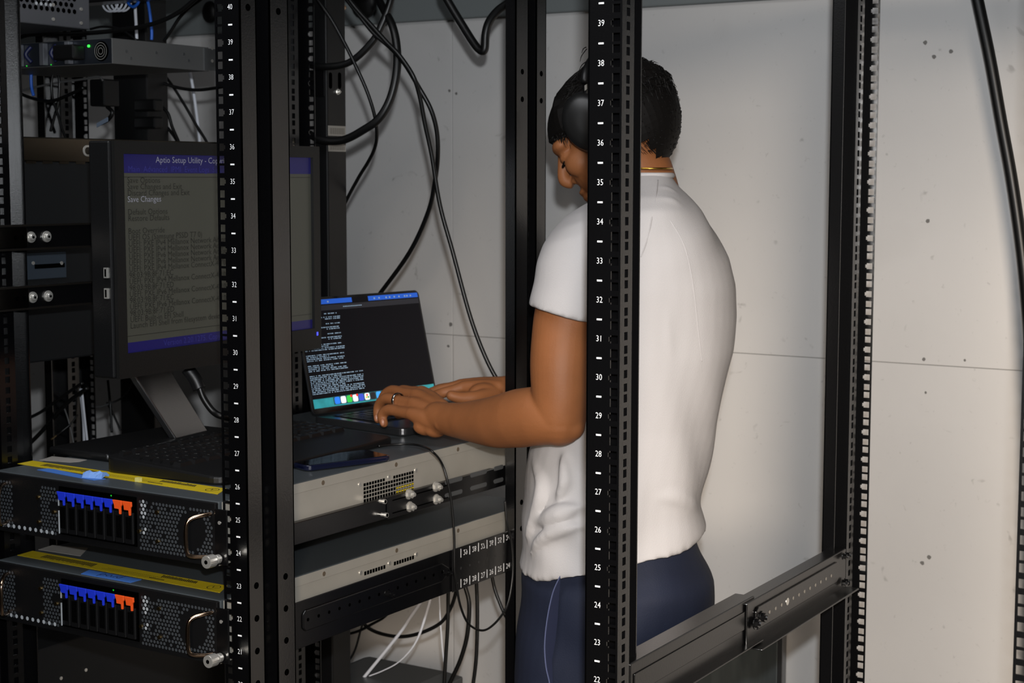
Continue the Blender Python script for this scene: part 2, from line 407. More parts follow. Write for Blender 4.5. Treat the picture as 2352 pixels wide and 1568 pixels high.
# ------------------------------------------------------------------ servers pulled slightly out of the rack
SXL, SXR, SYB = -.996, -.560, .77
def hexdots(m, o, u, v, n, w, h, pitch, r, keep):
    o, u, v, n = map(Vector, (o, u, v, n)); row = 0; y = pitch*.5
    while y < h-r:
        x = pitch*(.5 if row % 2 == 0 else 1.0)
        while x < w-r:
            if keep(x, y):
                c = o+u*x+v*y; k = len(m.v)
                m.add([c+(u*math.cos(q)+v*math.sin(q))*r+n*.0004 for q in [math.pi*j/3+.5 for j in range(6)]], [tuple(range(6))])
            x += pitch
        y += pitch*.866; row += 1
M_DOT = mat('mesh_opening', '4d5155', .5, metal=.5)
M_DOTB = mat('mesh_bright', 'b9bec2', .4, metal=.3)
def server(zt, yf, label, tape, cav):
    hgt = .0868; zb = zt-hgt
    t = thing('rack_server', label, 'server', ((SXL+SXR)/2, .35, zb), group=None)
    # body: floor tray, sides, lid
    body = MB().box((SXL, yf+.004, zb), (SXR, SYB, zt-.012)).build('body', M_GALV, t, bevel=.001)
    lid = MB().box((SXL-.0006, yf+.006, zt-.0125), (SXR+.0008, SYB, zt)).build('lid', M_LID, t, bevel=.0018)
    # bright side lip of the lid with rivets
    lip = MB().box((SXR+.0006, yf+.012, zt-.0150), (SXR+.0016, SYB, zt-.0012)).build('side_lip', M_GALV, lid, bevel=.0004)
    for px in (740, 908, 1050):
        c = at(px, 1107-(px-687)*.23+8, 'x', SXR); c.z = zt-.0085
        MB().cyl((SXR+.0014, c.y, c.z), (SXR+.0019, c.y, c.z), .0036).build('rivet', mat('rivet', '7d6f5e', .5, metal=.6), lid)
    # side vent
    y0, y1 = at(834, 1125, 'x', SXR).y, at(950, 1090, 'x', SXR).y
    vz1 = zt-.0245; vz0 = vz1-(.030 if cav else .008)
    v = MB(); nx = 19; nz = 5 if cav else 1
    for i in range(nx):
        for j in range(nz):
            if i in (8, 9, 10) and j >= nz-1 - (0): continue
            yy = y0+(y1-y0)*(i+.5)/nx; zz = vz0+(vz1-vz0)*(j+.5)/nz
            hw = (y1-y0)/nx*.36; hh = (vz1-vz0)/nz*.36
            v.box((SXR+.0002, yy-hw, zz-hh), (SXR+.0006, yy+hw, zz+hh))
    v.build('side_vent', M_CAV, t)['kind'] = 'stuff'
    if cav:
        v = MB()
        for i in range(12, 19):
            for j in (0, 1):
                yy = y0+(y1-y0)*(i+.5)/nx; zz = vz0+(vz1-vz0)*(j+.5)/nz
                v.box((SXR+.0004, yy-.0022, zz-.0010), (SXR+.0008, yy+.0022, zz+.0012))
        v.build('yellow_insulation', M_YEL, t)['kind'] = 'stuff'
    for fy in (y0-.008, (y0+y1)/2, y1+.006):
        MB().cyl((SXR, fy, vz1-.001), (SXR+.0012, fy, vz1-.001), .0034).build('vent_screw', M_CHROME, t)
    # front
    fr = MB().box((SXL, yf, zb), (SXR, yf+.006, zt-.001)).build('front_bezel', M_BLKP, t, bevel=.0008)
    W = SXR-SXL
    def fx(px): return at(px, 1130, 'y', yf).x
    c0, c1 = fx(139), fx(311)
    # drive cage and eight carriers
    MB().box((c0-.002, yf-.0015, zb+.010), (c1+.002, yf+.001, zt-.008)).build('drive_cage', M_CAV, t)
    cw = (c1-c0)/8
    for i in range(8):
        xa = c0+cw*i; zc1 = zt-.014
        d = MB().box((xa+.0012, yf-.005, zb+.013), (xa+cw-.0012, yf-.001, zc1-.016)).build('drive_carrier', M_BLKP, t, bevel=.001)
        g = MB()
        for k in range(6): g.box((xa+.004+k*.0018, yf-.0056, zb+.020), (xa+.0048+k*.0018, yf-.005, zc1-.022))
        g.build('carrier_grille', M_CAV, d)['kind'] = 'stuff'
        lt = [(xa+.0004, zc1), (xa+cw-.0008, zc1), (xa+cw-.0004, zc1-.006), (xa+cw-.0025, zc1-.009), (xa+cw-.0027, zc1-.019), (xa+cw-.0055, zc1-.019), (xa+cw-.006, zc1-.012), (xa+.004, zc1-.012), (xa+.0035, zc1-.007)]
        MB().prism(lt, (0, yf-.0055, 0), X, Z, -Y*.003).build('latch', M_BTAB if i < 6 else M_OTAB, d, bevel=.0006)
    MB().box((c0+.001, yf-.0062, zb+.012), (c0+.0025, yf-.005, zb+.045)).box((c0+.001, yf-.0062, zb+.052), (c0+.0025, yf-.005, zb+.062)).build('light_pipe', M_DOTB, t)
    MB().cyl((fx(257), yf-.001, zt-.0105), (fx(257), yf-.0016, zt-.0105), .0012).build('status_light', mat('green_lamp', '20d030', .4, emit=.25), t)
    # perforated grilles
    m = MB(); mbr = MB()
    wl = c0-.006-SXL
    hexdots(m, (SXL+.004, yf-.0003, zb+.006), X, Z, -Y, wl-.004, hgt-.016, .0062, .0024, lambda x, y: (x > wl*.72 or x < wl*.28) and not (x > wl*.84 and .03 < y < .05))
    hexdots(mbr, (SXL+.004, yf-.0005, zb+.004), X, Z, -Y, wl-.004, .012, .0115, .0032, lambda x, y: True)
    xr0 = c1+.006; wr = SXR-xr0
    hexdots(m, (xr0, yf-.0003, zb+.006), X, Z, -Y, wr-.004, hgt-.012, .0062, .0024, lambda x, y: (x-.5*wr)**2*1.0 > 0 and not (math.hypot((x-wr*.70), y-.038) < .026) and random.random() > .06)
    hexdots(mbr, (xr0, yf-.0006, zb+.05), X, Z, -Y, .017, .028, .0062, .0025, lambda x, y: .004 < x < .0165)
    hexdots(mbr, (xr0, yf-.0006, zb+.028), X, Z, -Y, .017, .012, .0062, .0025, lambda x, y: .008 < x < .0165)
    m.build('perforated_grille', M_DOT, t)['kind'] = 'stuff'; mbr.build('bright_perforations', M_DOTB, t)['kind'] = 'stuff'
    for px, dz in ((87, .058), (87, .022), (123, .040), (318, .032), (360, .062), (360, .022)):
        MB().cyl((fx(px), yf-.002, zb+dz), (fx(px), yf, zb+dz), .0028).build('grille_screw', M_BRASS, t)
    # handles
    for hx, s in ((SXR-.026, 1), (SXL+.045, -1)):
        z0, z1 = zb+.014, zt-.016
        xe = hx+.018*s
        pts = [(xe, yf, z1), (xe-.004*s, yf-.010, z1-.0005), (hx+.004*s, yf-.022, z1-.004), (hx, yf-.028, z1-.014), (hx, yf-.028, z0+.012), (hx+.003*s, yf-.024, z0+.003), (xe-.006*s, yf-.010, z0), (xe, yf, z0)]
        MB().tube(pts, .0028, n=10).build('handle', M_COPPER, t, smooth=True)
    # mounting ear with captive thumbscrew
    MB().box((SXR-.001, yf-.001, zb+.004), (SXR+.021, yf+.0015, zt-.008)).build('mounting_ear', M_BLK2, t, bevel=.0012)
    MB().cyl((SXR+.008, yf-.0018, zt-.026), (SXR+.008, yf-.0008, zt-.026), .0025).build('ear_rivet', M_CHROME, t)
    zc = zb+.013; xc = SXR+.008
    ts = MB().cyl((xc, yf-.028, zc), (xc, yf-.014, zc), .0086, n=18).cyl((xc, yf-.014, zc), (xc, yf-.010, zc), .0045, n=12).cyl((xc, yf-.010, zc), (xc, yf-.003, zc), .0062, n=14).cyl((xc, yf-.003, zc), (xc, yf, zc), .004, n=12).build('thumbscrew', M_CHROME, t, bevel=.0008)
    MB().cyl((xc, yf-.0284, zc), (xc, yf-.0281, zc), .003, n=6).build('screw_socket', M_CAV, ts)
    # labels on the lid
    zl = zt+.0002
    def onlid(px, py): p = at(px, py, 'z', zl); return (p.x, p.y, zl)
    return t, fr, lid, zl, onlid
def flat(name, pts, m, t, th=.0004):
    pts = [Vector(p) for p in pts]
    b = MB(); n = len(pts)
    if (pts[1]-pts[0]).cross(pts[2]-pts[1]).z < 0: pts = pts[::-1]
    b.loft([pts, [p+Z*th for p in pts]]); return b.build(name, m, t)
def label_set(lid, zl, q):
    """yellow warning strip and white label lying on the lid; q maps strip coordinates to points"""
    s = flat('warning_strip', [q(0, 0), q(1, 0), q(1, 1), q(0, 1)], M_YEL, lid)
    ink = MB()
    def blk(a0, a1, b0, b1): 
        p = [Vector(q(a0, b0)), Vector(q(a1, b0)), Vector(q(a1, b1)), Vector(q(a0, b1))]
        p = [x+Z*.0005 for x in p]; ink.add(p, [(0, 1, 2, 3)])
    random.seed(3)
    for i in range(26):
        a = .10+i*.0105
        blk(a, a+.007, .25+.1*random.random(), .78)
    for i in range(20):
        a = .70+i*.0085; blk(a, a+.006, .55, .80+.1*random.random())
    for i in range(30):
        a = .42+i*.009; blk(a, a+.006, .30, .34); blk(a+.02, a+.026, .48, .52)
    for i in range(12):
        a = .66+i*.006; blk(a, a+.004, .2, .32)
    ink.build('label_print', M_INK, s)['kind'] = 'stuff'
    r = MB(); c = (Vector(q(.955, .5))+Z*.0006)
    n = 20; e = []
    for rad in (.010, .0088): e.append([c+Vector((math.cos(2*math.pi*j/n), math.sin(2*math.pi*j/n), 0))*rad for j in range(n)])
    r.loft(e, cap=False); r.text('V', c, X, Y, .014); r.build('label_emblem', M_INK, s)
ZT1, ZT2 = 1.2035, 1.0700
YF = -.0365
s1, f1, l1, zl1, on1 = server(ZT1, YF, 'upper pulled out server with crumpled blue tape, keyboard resting on its lid', 0, True)
# photo corners of the yellow strip on the upper lid
def strip_q(c):
    A, B, C, D = map(Vector, c)
    return lambda a, b: tuple((A*(1-a)+B*a)*(1-b)+(D*(1-a)+C*a)*b)
label_set(l1, zl1, strip_q([on1(40, 1065), on1(500, 1135), on1(520, 1122), on1(75, 1058)]))
flat('paper_sticker', [on1(90, 1057), on1(160, 1062), on1(185, 1060), on1(200, 1056), on1(120, 1048)], M_LBL, l1)
tp = MB(); tpts = [on1(85, 1079), on1(110, 1076), on1(125, 1078), on1(198, 1093), on1(243, 1100), on1(215, 1103), on1(185, 1098)]
flat('tape_strip', tpts, M_BLUE, l1, .0006)
a, b = Vector(on1(190, 1097)), Vector(on1(235, 1100))
cr = MB(); rows = []
for i in range(7):
    p = a.lerp(b, i/6); rows.append([p+Vector((0, -.002, 0)), p+Vector((0, .001, .007+.003*math.sin(i*1.3))), p+Vector((0, .008, .0085+.002*math.sin(i*2.1))), p+Vector((0, .014, .004)), p+Vector((0, .012, .002)), p+Vector((0, .006, .004))])
cr.loft(rows); cr.build('tape_curl', mat('blue_tape_pale', '6a90cc', .7, bump=.2, bscale=90), l1)
tk = MB().text('3', Vector(on1(212, 1093))+Vector((0, -.0045, .0055)), Vector((1, .2, 0)), Z, .010).build('tape_mark', mat('red_ink', '6b1420', .6), l1)
MB().obox(Vector(on1(318, 1106))+Z*.003, X*.004, Y*.003, Z*.003).build('label_scrap', mat('cream_scrap', 'c9c070', .6), l1)
s2, f2, l2, zl2, on2 = server(ZT2, YF, 'lower pulled out server with flat blue tape on its yellow label', 1, False)
label_set(l2, zl2, strip_q([on2(40, 1275), on2(505, 1361), on2(522, 1345), on2(75, 1265)]))
flat('paper_sticker', [on2(88, 1262), on2(185, 1277), on2(203, 1258), on2(120, 1252)], M_LBL, l2)
tq = [on2(186, 1318), on2(300, 1338), on2(325, 1331), on2(205, 1309)]
flat('tape_strip', tq, M_BLUE, l2, .0006)
c = (Vector(tq[0])+Vector(tq[1])+Vector(tq[2])+Vector(tq[3]))/4+Z*.0008
MB().text('prod', c, -X, -Y, .022).build('tape_writing', mat('navy_ink', '14204a', .6), l2)

# ------------------------------------------------------------------ slide rails beside the servers
def slide(label, zt, zb, bolts):
    t = thing('slide_rail', label, 'rail', (-.545, .35, zb))
    y0, y1 = .075, at(885, 1160, 'x', -.548).y
    MB().box((-.556, y0, zb), (-.546, y1+.30, zt)).build('inner_slide', M_BLK2, t, bevel=.001)
    br = MB().box((-.5455, y1, zb-.001), (-.5435, .70, zt+.001)).build('bracket', M_BLK2, t, bevel=.001)
    e = MB(); e.box((-.5436, y1+.012, zt-.006), (-.543, y1+.16, zt-.0045)).box((-.5436, y1+.012, zb+.006), (-.543, y1+.16, zb+.0075)).build('bracket_crease', M_CAV, br)
    for px, py in bolts:
        c = at(px, py, 'x', -.5435); bolt(t, c, X, .0062, .011)
    for px, py in ((872, 1150), (876, 1181)):
        c = at(px, py, 'x', -.546); MB().cyl(c, c+X*.011, .0028).cyl(c+X*.007, c+X*.011, .0036).build('stud', M_CHROME, t)
    for a, b in (((1022, 1109), (1062, 1097)), ((1022, 1139), (1062, 1127)), ((1080, 1092), (1118, 1082)), ((1080, 1122), (1118, 1111)), ((1134, 1077), (1156, 1071)), ((1134, 1106), (1156, 1100))):
        p, q = at(*a, 'x', -.5433), at(*b, 'x', -.5433)
        zc = (p.z+q.z)/2; pts = []
        L = q.y-p.y; r = .0036
        poly = [(p.y+r-r*math.sin(k*math.pi/6), zc+r*math.cos(k*math.pi/6)) for k in range(7)]+[(q.y-r+r*math.sin(k*math.pi/6), zc-r*math.cos(k*math.pi/6)) for k in range(7)]
        MB().prism(poly, (-.5434, 0, 0), Y, Z, X*.0003).build('bracket_slot', M_GREY, br)
    return t
slide('black slide rail with shiny bolts under the upper server', at(887, 1145, 'x', -.5435).z, at(889, 1192, 'x', -.5435).z, ((938, 1134), (940, 1163), (1000, 1117), (1001, 1146)))
# depth rail with inch scale
RX = -.528
dr = ra
y0, ym, y1 = .069, at(1036, 1300, 'x', RX).y, .64
zt, zb = 1.0455, .9785
ra1 = MB().box((RX-.0012, y0, zb), (RX+.0008, ym+.2, zt)).build('depth_rail', M_BLK2, dr, bevel=.0008)
MB().box((RX-.02, y0, zb), (RX, ym, zb+.002)).build('rail_flange', M_BLK2, ra1)
ec = (y0+.03, ym-.01); zc = (zt+zb)/2+.004
MB().prism([(ec[0], zc-.010), (ec[0]+.006, zc-.015), (ec[1]-.02, zc-.015), (ec[1], zc-.004), (ec[1], zc+.004), (ec[1]-.02, zc+.015), (ec[0]+.006, zc+.015), (ec[0], zc+.010)], (RX+.0006, 0, 0), Y, Z, X*.003).build('rail_bead', M_BLK2, ra1, bevel=.002)
h = MB()
for i in range(16):
    c = Vector((RX+.0037, ec[0]+.010+i*.0235, zc+.001)); h.loft([[c+(Y*math.cos(q)+Z*math.sin(q))*.0026+X*d for q in [2*math.pi*j/8 for j in range(8)]] for d in (0, .0003)])
h.build('rail_holes', M_CAV, ra1)['kind'] = 'stuff'
ra2 = MB().box((RX+.0010, ym, zb-.001), (RX+.0030, y1, zt+.001)).build('scale_plate', M_BLK2, dr, bevel=.0008)
sc = MB(); h = MB()
ys0 = at(1055, 1335, 'x', RX).y
for i, n in enumerate(('29', '28', '27', '26', '25', '24')):
    yt = ys0+i*.0254
    sc.box((RX+.0031, yt-.0006, zb+.002), (RX+.0034, yt+.0006, zb+.016)); sc.box((RX+.0031, yt-.0006, zt-.016), (RX+.0034, yt+.0006, zt-.002))
    sc.text(n, (RX+.0034, yt+.0127, zb+.009), Y, Z, .0125); sc.text(n, (RX+.0034, yt+.0127, zt-.009), Y, -Z, .0125)
    h.add(*(lambda c: ([c+(Y*math.cos(q)+Z*math.sin(q))*.0024 for q in [2*math.pi*j/8 for j in range(8)]], [tuple(range(8))]))(Vector((RX+.0032, yt, (zt+zb)/2))))
sc.text('3', (RX+.0034, ys0-.012, zb+.009), Y, Z, .0125); sc.text('in', (RX+.0034, ys0+6*.0254+.002, zb+.009), Y, Z, .0115)
sc.build('inch_scale', M_WHITE, ra2)['kind'] = 'stuff'; h.build('scale_holes', mat('dull_hole', '2a2a2a', .5), ra2)['kind'] = 'stuff'
for px, py in ((888, 1362), (897, 1365), (1022, 1313), (1030, 1316)):
    c = at(px, py, 'x', RX+.003); bolt(dr, c, X, .0042, .008, M_BLK2)

# ------------------------------------------------------------------ monitor
mw, mh = .508, .346
phi = math.radians(3.8)
MWD = Vector((-math.sin(phi), math.cos(phi), 0)); MN = Vector((math.cos(phi), math.sin(phi), 0))
tl = dep(260, 322, 2.34)
MC0 = Vector((tl.x, tl.y, tl.z-mh))    # bottom-left of the front face
mon = thing('computer_monitor', 'black flat monitor on a brushed metal stand showing a dim setup menu', 'monitor', at(400, 1005, 'z', ZT1))
def mp(a, b, d=0): return MC0+MWD*a+Z*b+MN*d
bz = .019; bt = .019; bb = .036
hs = MB().obox(mp(mw/2, mh/2, -.028), MWD*(mw/2), Z*(mh/2), MN*.020).obox(mp(mw/2, mh*.5, -.056), MWD*(mw*.36), Z*(mh*.36), MN*.012).build('housing', M_BLKP, mon, bevel=.003)
fz = MB()
for a0, a1, b0, b1 in ((0, bz, 0, mh), (mw-bz, mw, 0, mh), (bz, mw-bz, 0, bb), (bz, mw-bz, mh-bt, mh)):
    fz.obox(mp((a0+a1)/2, (b0+b1)/2, -.001), MWD*((a1-a0)/2), Z*((b1-b0)/2), MN*.003)
fz.build('bezel', M_PLAST, mon)
sw, sh = mw-2*bz, mh-bb-bt
def sp(a, b, d=.0): return mp(bz+a*sw, bb+b*sh, -.0035+d)
scr = MB().obox(sp(.5, .5, -.001), MWD*sw/2, Z*sh/2, MN*.0008).build('screen', mat('screen_grey', '3a3a33', .35, emit=.30), mon)
def band(n, b0, b1, m):
    return MB().obox(sp(.5, (b0+b1)/2, 0), MWD*sw/2, Z*(sh*(b1-b0)/2), MN*.0002).build(n, m, scr)
M_SBL = mat('screen_blue', '15124f', .35, emit=.22)
band('title_bar', .944, 1.0, M_SBL); band('menu_bar', .905, .944, M_SBL); band('footer_bar', 0, .052, M_SBL)
MB().obox(sp(.5, .885, .0002), MWD*sw/2*.99, Z*.0004, MN*.0001).obox(sp(.5, .085, .0002), MWD*sw/2*.99, Z*.0004, MN*.0001).obox(sp(.66, .485, .0002), MWD*.0005, Z*sh*.4, MN*.0001).build('frame_lines', mat('screen_line', '1d1d1a', .4, emit=.1), scr)['kind'] = 'stuff'
tx = MB(); ch = .0125
lines = ['Save Options', 'Save Changes and Exit', 'Discard Changes and Exit', None, '', 'Default Options', 'Restore Defaults', '', 'Boot Override', 'UEFI OS (Samsung PSSD T7 0)',
         'UEFI: PXE IPv4 Mellanox Network Adapter - 9', 'UEFI: PXE IPv4 Mellanox Network Adapter - 9', 'UEFI: PXE IPv6 Mellanox Network Adapter - 9', 'UEFI: PXE IPv6 Mellanox Network Adapter - 9',
         'UEFI: PXE IPv4 Mellanox ConnectX-4 100 GbE', '98:03:9B:8F:71:EC', 'UEFI: PXE IPv4 Mellanox ConnectX-4 100 GbE', '98:03:9B:8F:71:ED',
         'UEFI: PXE IPv6 Mellanox ConnectX-4 100 GbE', '98:03:9B:8F:71:EC', 'UEFI: PXE IPv6 Mellanox ConnectX-4 100 GbE', '98:03:9B:8F:71:ED', 'UEFI: Built-in EFI Shell', 'Launch EFI Shell from filesystem device']
b0, b1 = .868, .135
for i, ln in enumerate(lines):
    bb_ = b0+(b1-b0)*i/(len(lines)-1)
    if ln: tx.text(ln, sp(.025, bb_, .0004), MWD*1.08, Z, ch, 'LEFT')
tx.build('menu_text', mat('screen_text_dark', '1a1a17', .4, emit=.05), scr)['kind'] = 'stuff'
wt = MB().text('Save Changes', sp(.025, b0+(b1-b0)*3/23, .0004), MWD*1.08, Z, ch, 'LEFT').text('Aptio Setup Utility - Copyright (C) 2020 American', sp(.16, .972, .0004), MWD*1.1, Z, ch*1.05, 'LEFT')
wt.build('bright_text', mat('screen_text_light', '7d7d86', .4, emit=.35), scr)['kind'] = 'stuff'
MB().text('Main  Advanced  IPMI  Event Logs  Security  Boot  Exit', sp(.03, .924, .0004), MWD*1.08, Z, ch, 'LEFT').text('Version 2.20.1275. Copyright (C) 2020 American', sp(.18, .026, .0004), MWD*1.08, Z, ch, 'LEFT').build('bar_text', mat('screen_text_blue', '2a2a6a', .4, emit=.3), scr)['kind'] = 'stuff'
for zz in (.155, .125):
    p = mp(0, zz, -.018)
    u_ = MB().obox(p-MWD*.001, MWD*.002, Z*.0075, MN*.0035).build('usb_port', M_CHROME, mon); MB().obox(p-MWD*.0032, MWD*.0003, Z*.0055, MN*.0014).build('usb_tongue', M_CAV, u_)
MB().obox(mp(mw-.012, .026, .0022), MWD*.0018, Z*.003, MN*.0004).build('power_light', mat('blue_lamp', '4a52ff', .4, emit=1.2), mon)
# stand
nb = at(430, 1005, 'z', ZT1+.014); nt_ = mp(mw*.30, .03, -.03)
n0, n1 = at(405, 1008, 'z', ZT1+.012), at(478, 990, 'z', ZT1+.012)
nm = (n0+n1)/2; top = nm+Vector((-.035, -.075, .135)); hw_ = (n1-n0)/2
back = Vector((-.012, -.004, 0))
MB().hexa([n0, n1, n1+back, n0+back, top-hw_*1.05, top+hw_*1.05, top+hw_*1.05+back, top-hw_*1.05+back]).obox(top+Vector((-.012, -.008, .03)), hw_*1.05, Z*.03, back*.5).build('stand_neck', M_ALU, mon, bevel=.002)
sb = MB(); p0, p1 = at(262, 1050, 'z', ZT1), at(480, 998, 'z', ZT1)
cxy = nm+Vector((-.02, -.035, 0))
sb.box((cxy.x-.085, .105, ZT1+.001), (cxy.x+.045, .40, ZT1+.013)); sb.build('stand_base', M_BLKP, mon, bevel=.005, seg=3)
MB().box((cxy.x+.044, .112, ZT1+.002), (cxy.x+.047, .18, ZT1+.010)).build('base_trim', mat('grey_trim', '55585f', .4, metal=.5), mon)
vc = dep(450, 870, 2.62)
MB().tube([dep(430, 846, 2.60), dep(448, 870, 2.6), dep(458, 893, 2.6)], .011, n=10).build('video_plug', M_BLKP, mon, smooth=True)
tag(MB().tube([dep(458, 888, 2.6), dep(468, 915, 2.6), dep(490, 945, 2.6), dep(515, 957, 2.6), dep(560, 962, 2.65), dep(640, 955, 2.75)], .0055).build('video_cable', M_RUB, smooth=True), 'thick black video cable curving down from the monitor underside', 'cable')

# ------------------------------------------------------------------ keyboard
kc = Vector((-.748, .262, ZT1))
kb = thing('keyboard', 'full size black keyboard lying on the upper server lid', 'keyboard', kc, math.radians(2.0))
kw, kd = .225, .43      # along x (rows), along y (length)
def kz(x): return .012+.012*(.5-x/kw)   # back edge higher (towards -x)
pl = []
for (sx, sy) in ((1, -1), (1, 1), (-1, 1), (-1, -1)):
    cx, cy = sx*(kw/2-.022), sy*(kd/2-.022)
    st = {(1, -1): -90, (1, 1): 0, (-1, 1): 90, (-1, -1): 180}[(sx, sy)]
    for k in range(6):
        q = math.radians(st+k*18); pl.append((cx+.022*math.cos(q), cy+.022*math.sin(q)))
m = MB(); m.loft([[Vector((x, y, .001)) for x, y in pl], [Vector((x*1.0, y, kz(x))) for x, y in pl]])
m.build('case', M_BLKP, kb, bevel=.003, local=True)
rows = [(-.092, 16, .6), (-.062, 21, 1), (-.0425, 21, 1), (-.0235, 20, 1), (-.0045, 20, 1), (.0145, 13, 1)]
random.seed(5); lg = MB()
for x0, n, wd in rows:
    span = kd-.03; kwid = span/n
    for i in range(n):
        yy = -span/2+(i+.5)*kwid
        if (i in (15,) and n > 16): continue
        h0 = kz(x0); hx = .0082*wd; hy = kwid/2-.0012
        kk = MB().hexa([(x0-hx, yy-hy, h0-.002), (x0+hx, yy-hy, h0-.003), (x0+hx, yy+hy, h0-.003), (x0-hx, yy+hy, h0-.002), (x0-hx*.75, yy-hy*.75, h0+.006), (x0+hx*.75, yy-hy*.75, h0+.005), (x0+hx*.75, yy+hy*.75, h0+.005), (x0-hx*.75, yy+hy*.75, h0+.006)]).build('key', M_BLKP, kb, local=True)
        lg.text(random.choice('QWERTYUIOPASDFGHJKLZXCVBNM1234567890'), (x0-.002, yy-.002, h0+.0064), Y, -X, .0065)
lg.build('key_legends', mat('dim_legend', '7a7a78', .6), kb, local=True)['kind'] = 'stuff'
# ------------------------------------------------------------------ phone
pa, pb_ = at(690, 1087, 'z', ZT1), at(902, 1060, 'z', ZT1)
pd = (pb_-pa); pd.z = 0; pl_ = .150
pd = pd.normalized(); pn = Vector((-pd.y, pd.x, 0)); 
pc = pb_-pd*(pl_/2)+pn*.037
ph = thing('smartphone', 'dark blue smartphone lying on the server lid by its edge', 'phone', (pc.x, pc.y, ZT1))
def rrect(l, w_, r, n=5):
    out = []
    for sx, sy, st in ((1, -1, -90), (1, 1, 0), (-1, 1, 90), (-1, -1, 180)):
        for k in range(n+1):
            q = math.radians(st+k*90/n); out.append((sx*(l/2-r)+r*math.cos(q), sy*(w_/2-r)+r*math.sin(q)))
    return out
MB().prism(rrect(pl_, .072, .011), Vector((pc.x, pc.y, ZT1+.001)), pd, pn, Z*.0085).build('phone_body', mat('navy_glass', '0c1026', .12, coat=1, spec=.6), ph, bevel=.0025, seg=3)
MB().prism(rrect(pl_-.006, .066, .009), Vector((pc.x, pc.y, ZT1+.0096)), pd, pn, Z*.0002).build('phone_screen', mat('black_glass', '050507', .10, spec=.4), ph)

# ------------------------------------------------------------------ laptop
la = math.radians(9); lw, ld, lh = .313, .221, .207
LWD = Vector((math.sin(la), math.cos(la), 0)); LBK = Vector((-math.cos(la), math.sin(la), 0)); LFR = -LBK
h0 = at(719, 953, 'z', ZT1+.016); h0.z = ZT1
lt = thing('laptop', 'open slim laptop with a dark terminal window on its screen', 'laptop', h0+LWD*lw/2+LFR*ld/2)
M_SPACE = mat('space_grey_metal', '5a5b5e', .3, metal=.9)
cb = h0+LWD*lw/2+LFR*ld/2
base = MB().prism(rrect(ld, lw, .012), cb+Z*.001, LFR, LWD, Z*.0135).build('base', M_SPACE, lt, bevel=.003, seg=3)
MB().obox(cb+Z*.0149-LFR*.032, LFR*.052, LWD*.135, Z*.0003).build('key_bed', M_BLKP, base)
for r_ in range(6):
    for i in range(14):
        c = cb+Z*.0156+LFR*(-.075+r_*.0185)+LWD*(-.126+i*.0194)
        MB().obox(c, LFR*(.0078 if r_ else .0045), LWD*.0083, Z*.0007).build('key', M_BLKP, base)
MB().obox(cb+Z*.0148+LFR*.072, LFR*.036, LWD*.06, Z*.0003).build('trackpad', M_SPACE, base)
tt = math.radians(14); LUP = LBK*math.sin(tt)+Z*math.cos(tt); LNR = LFR*math.cos(tt)+Z*math.sin(tt)
hb = h0+Z*.016
def lp(a, b, d=0): return hb+LWD*a+LUP*b+LNR*d
lid_ = MB().prism([(x+lw/2, y+lh/2) for x, y in rrect(lw, lh, .010)], hb-LNR*.004, LWD, LUP, LNR*.004).build('screen_lid', M_SPACE, lt, bevel=.0008)
MB().prism([(x+lw/2, y+lh/2) for x, y in rrect(lw-.002, lh-.002, .009)], hb+LNR*.0001, LWD, LUP, LNR*.0006).build('glass_bezel', MATS['black_glass'], lid_)
d0, d1, e0, e1 = .005, lw-.005, .010, lh-.005
def ls(a, b, d=.001): return lp(d0+(d1-d0)*a, e0+(e1-e0)*b, d)
def lq(n, a0, a1, b0, b1, m, d=.001, par=None): return MB().quad(ls(a0, b0, d), ls(a1, b0, d), ls(a1, b1, d), ls(a0, b1, d)).build(n, m, par or disp)
disp = MB().quad(ls(0, 0, .0009), ls(1, 0, .0009), ls(1, 1, .0009), ls(0, 1, .0009)).build('display', mat('terminal_black', '0c0b10', .25, emit=.25, spec=.15), lid_)
lq('menu_bar', 0, .44, .955, 1, mat('menu_blue', '1c52b4', .3, emit=.6)); lq('menu_bar', .575, 1, .955, 1, MATS['menu_blue'])
lq('window_bar', 0, 1, .895, .945, mat('window_grey', '24242a', .4, emit=.3))
lq('wallpaper', 0, 1, 0, .085, mat('wallpaper_teal', '2c8b92', .3, emit=.55, var=.35, vscale=60))
lq('dock', .155, .80, .012, .088, mat('dock_dark', '27585c', .3, emit=.4), .0012)
cols = ['2b7bf0', 'e8e8ee', '37c14b', 'eceaf0', '3a4fc4', 'e8eaec', '202022', '3fa0e8', 'd9d9de', '8f8f96', '2f62d8', 'c8c8cc', 'e04a3c']
for i, cc in enumerate(cols):
    c = ls(.185+i*.048, .05, .0014)
    ic = MB().prism(rrect(.0125, .0125, .003, 3), c, LWD, LUP, LNR*.0001).build('dock_icon', mat('icon_'+cc, cc, .4, emit=.6), disp)
    if i in (2, 3): MB().prism(rrect(.005, .005, .0024, 3), c+LWD*.005+LUP*.005+LNR*.0002, LWD, LUP, LNR*.0001).build('badge', mat('badge_red', 'e02a22', .4, emit=.6), ic)
    if i == 5:
        for q, c2 in ((0, 'd8392b'), (120, 'f2bf26'), (240, '2f9a4a')): MB().prism(rrect(.004, .004, .0019, 3), c+(LWD*math.cos(math.radians(q+90))+LUP*math.sin(math.radians(q+90)))*.0026+LNR*.0002, LWD, LUP, LNR*.0001).build('icon_mark', mat('mark_'+c2, c2, .4, emit=.6), ic)
random.seed(11); tm = MB(); b = .86
def dash(a, b, wd): tm.quad(ls(a, b, .0012), ls(a+wd, b, .0012), ls(a+wd, b+.0085, .0012), ls(a, b+.0085, .0012))
pat = [3, 0, 0, 3, 3, 3, 3, 3, 3, 3, 3, 1, 1, 4, 4, 2, 4, 4, 2]
row = 0
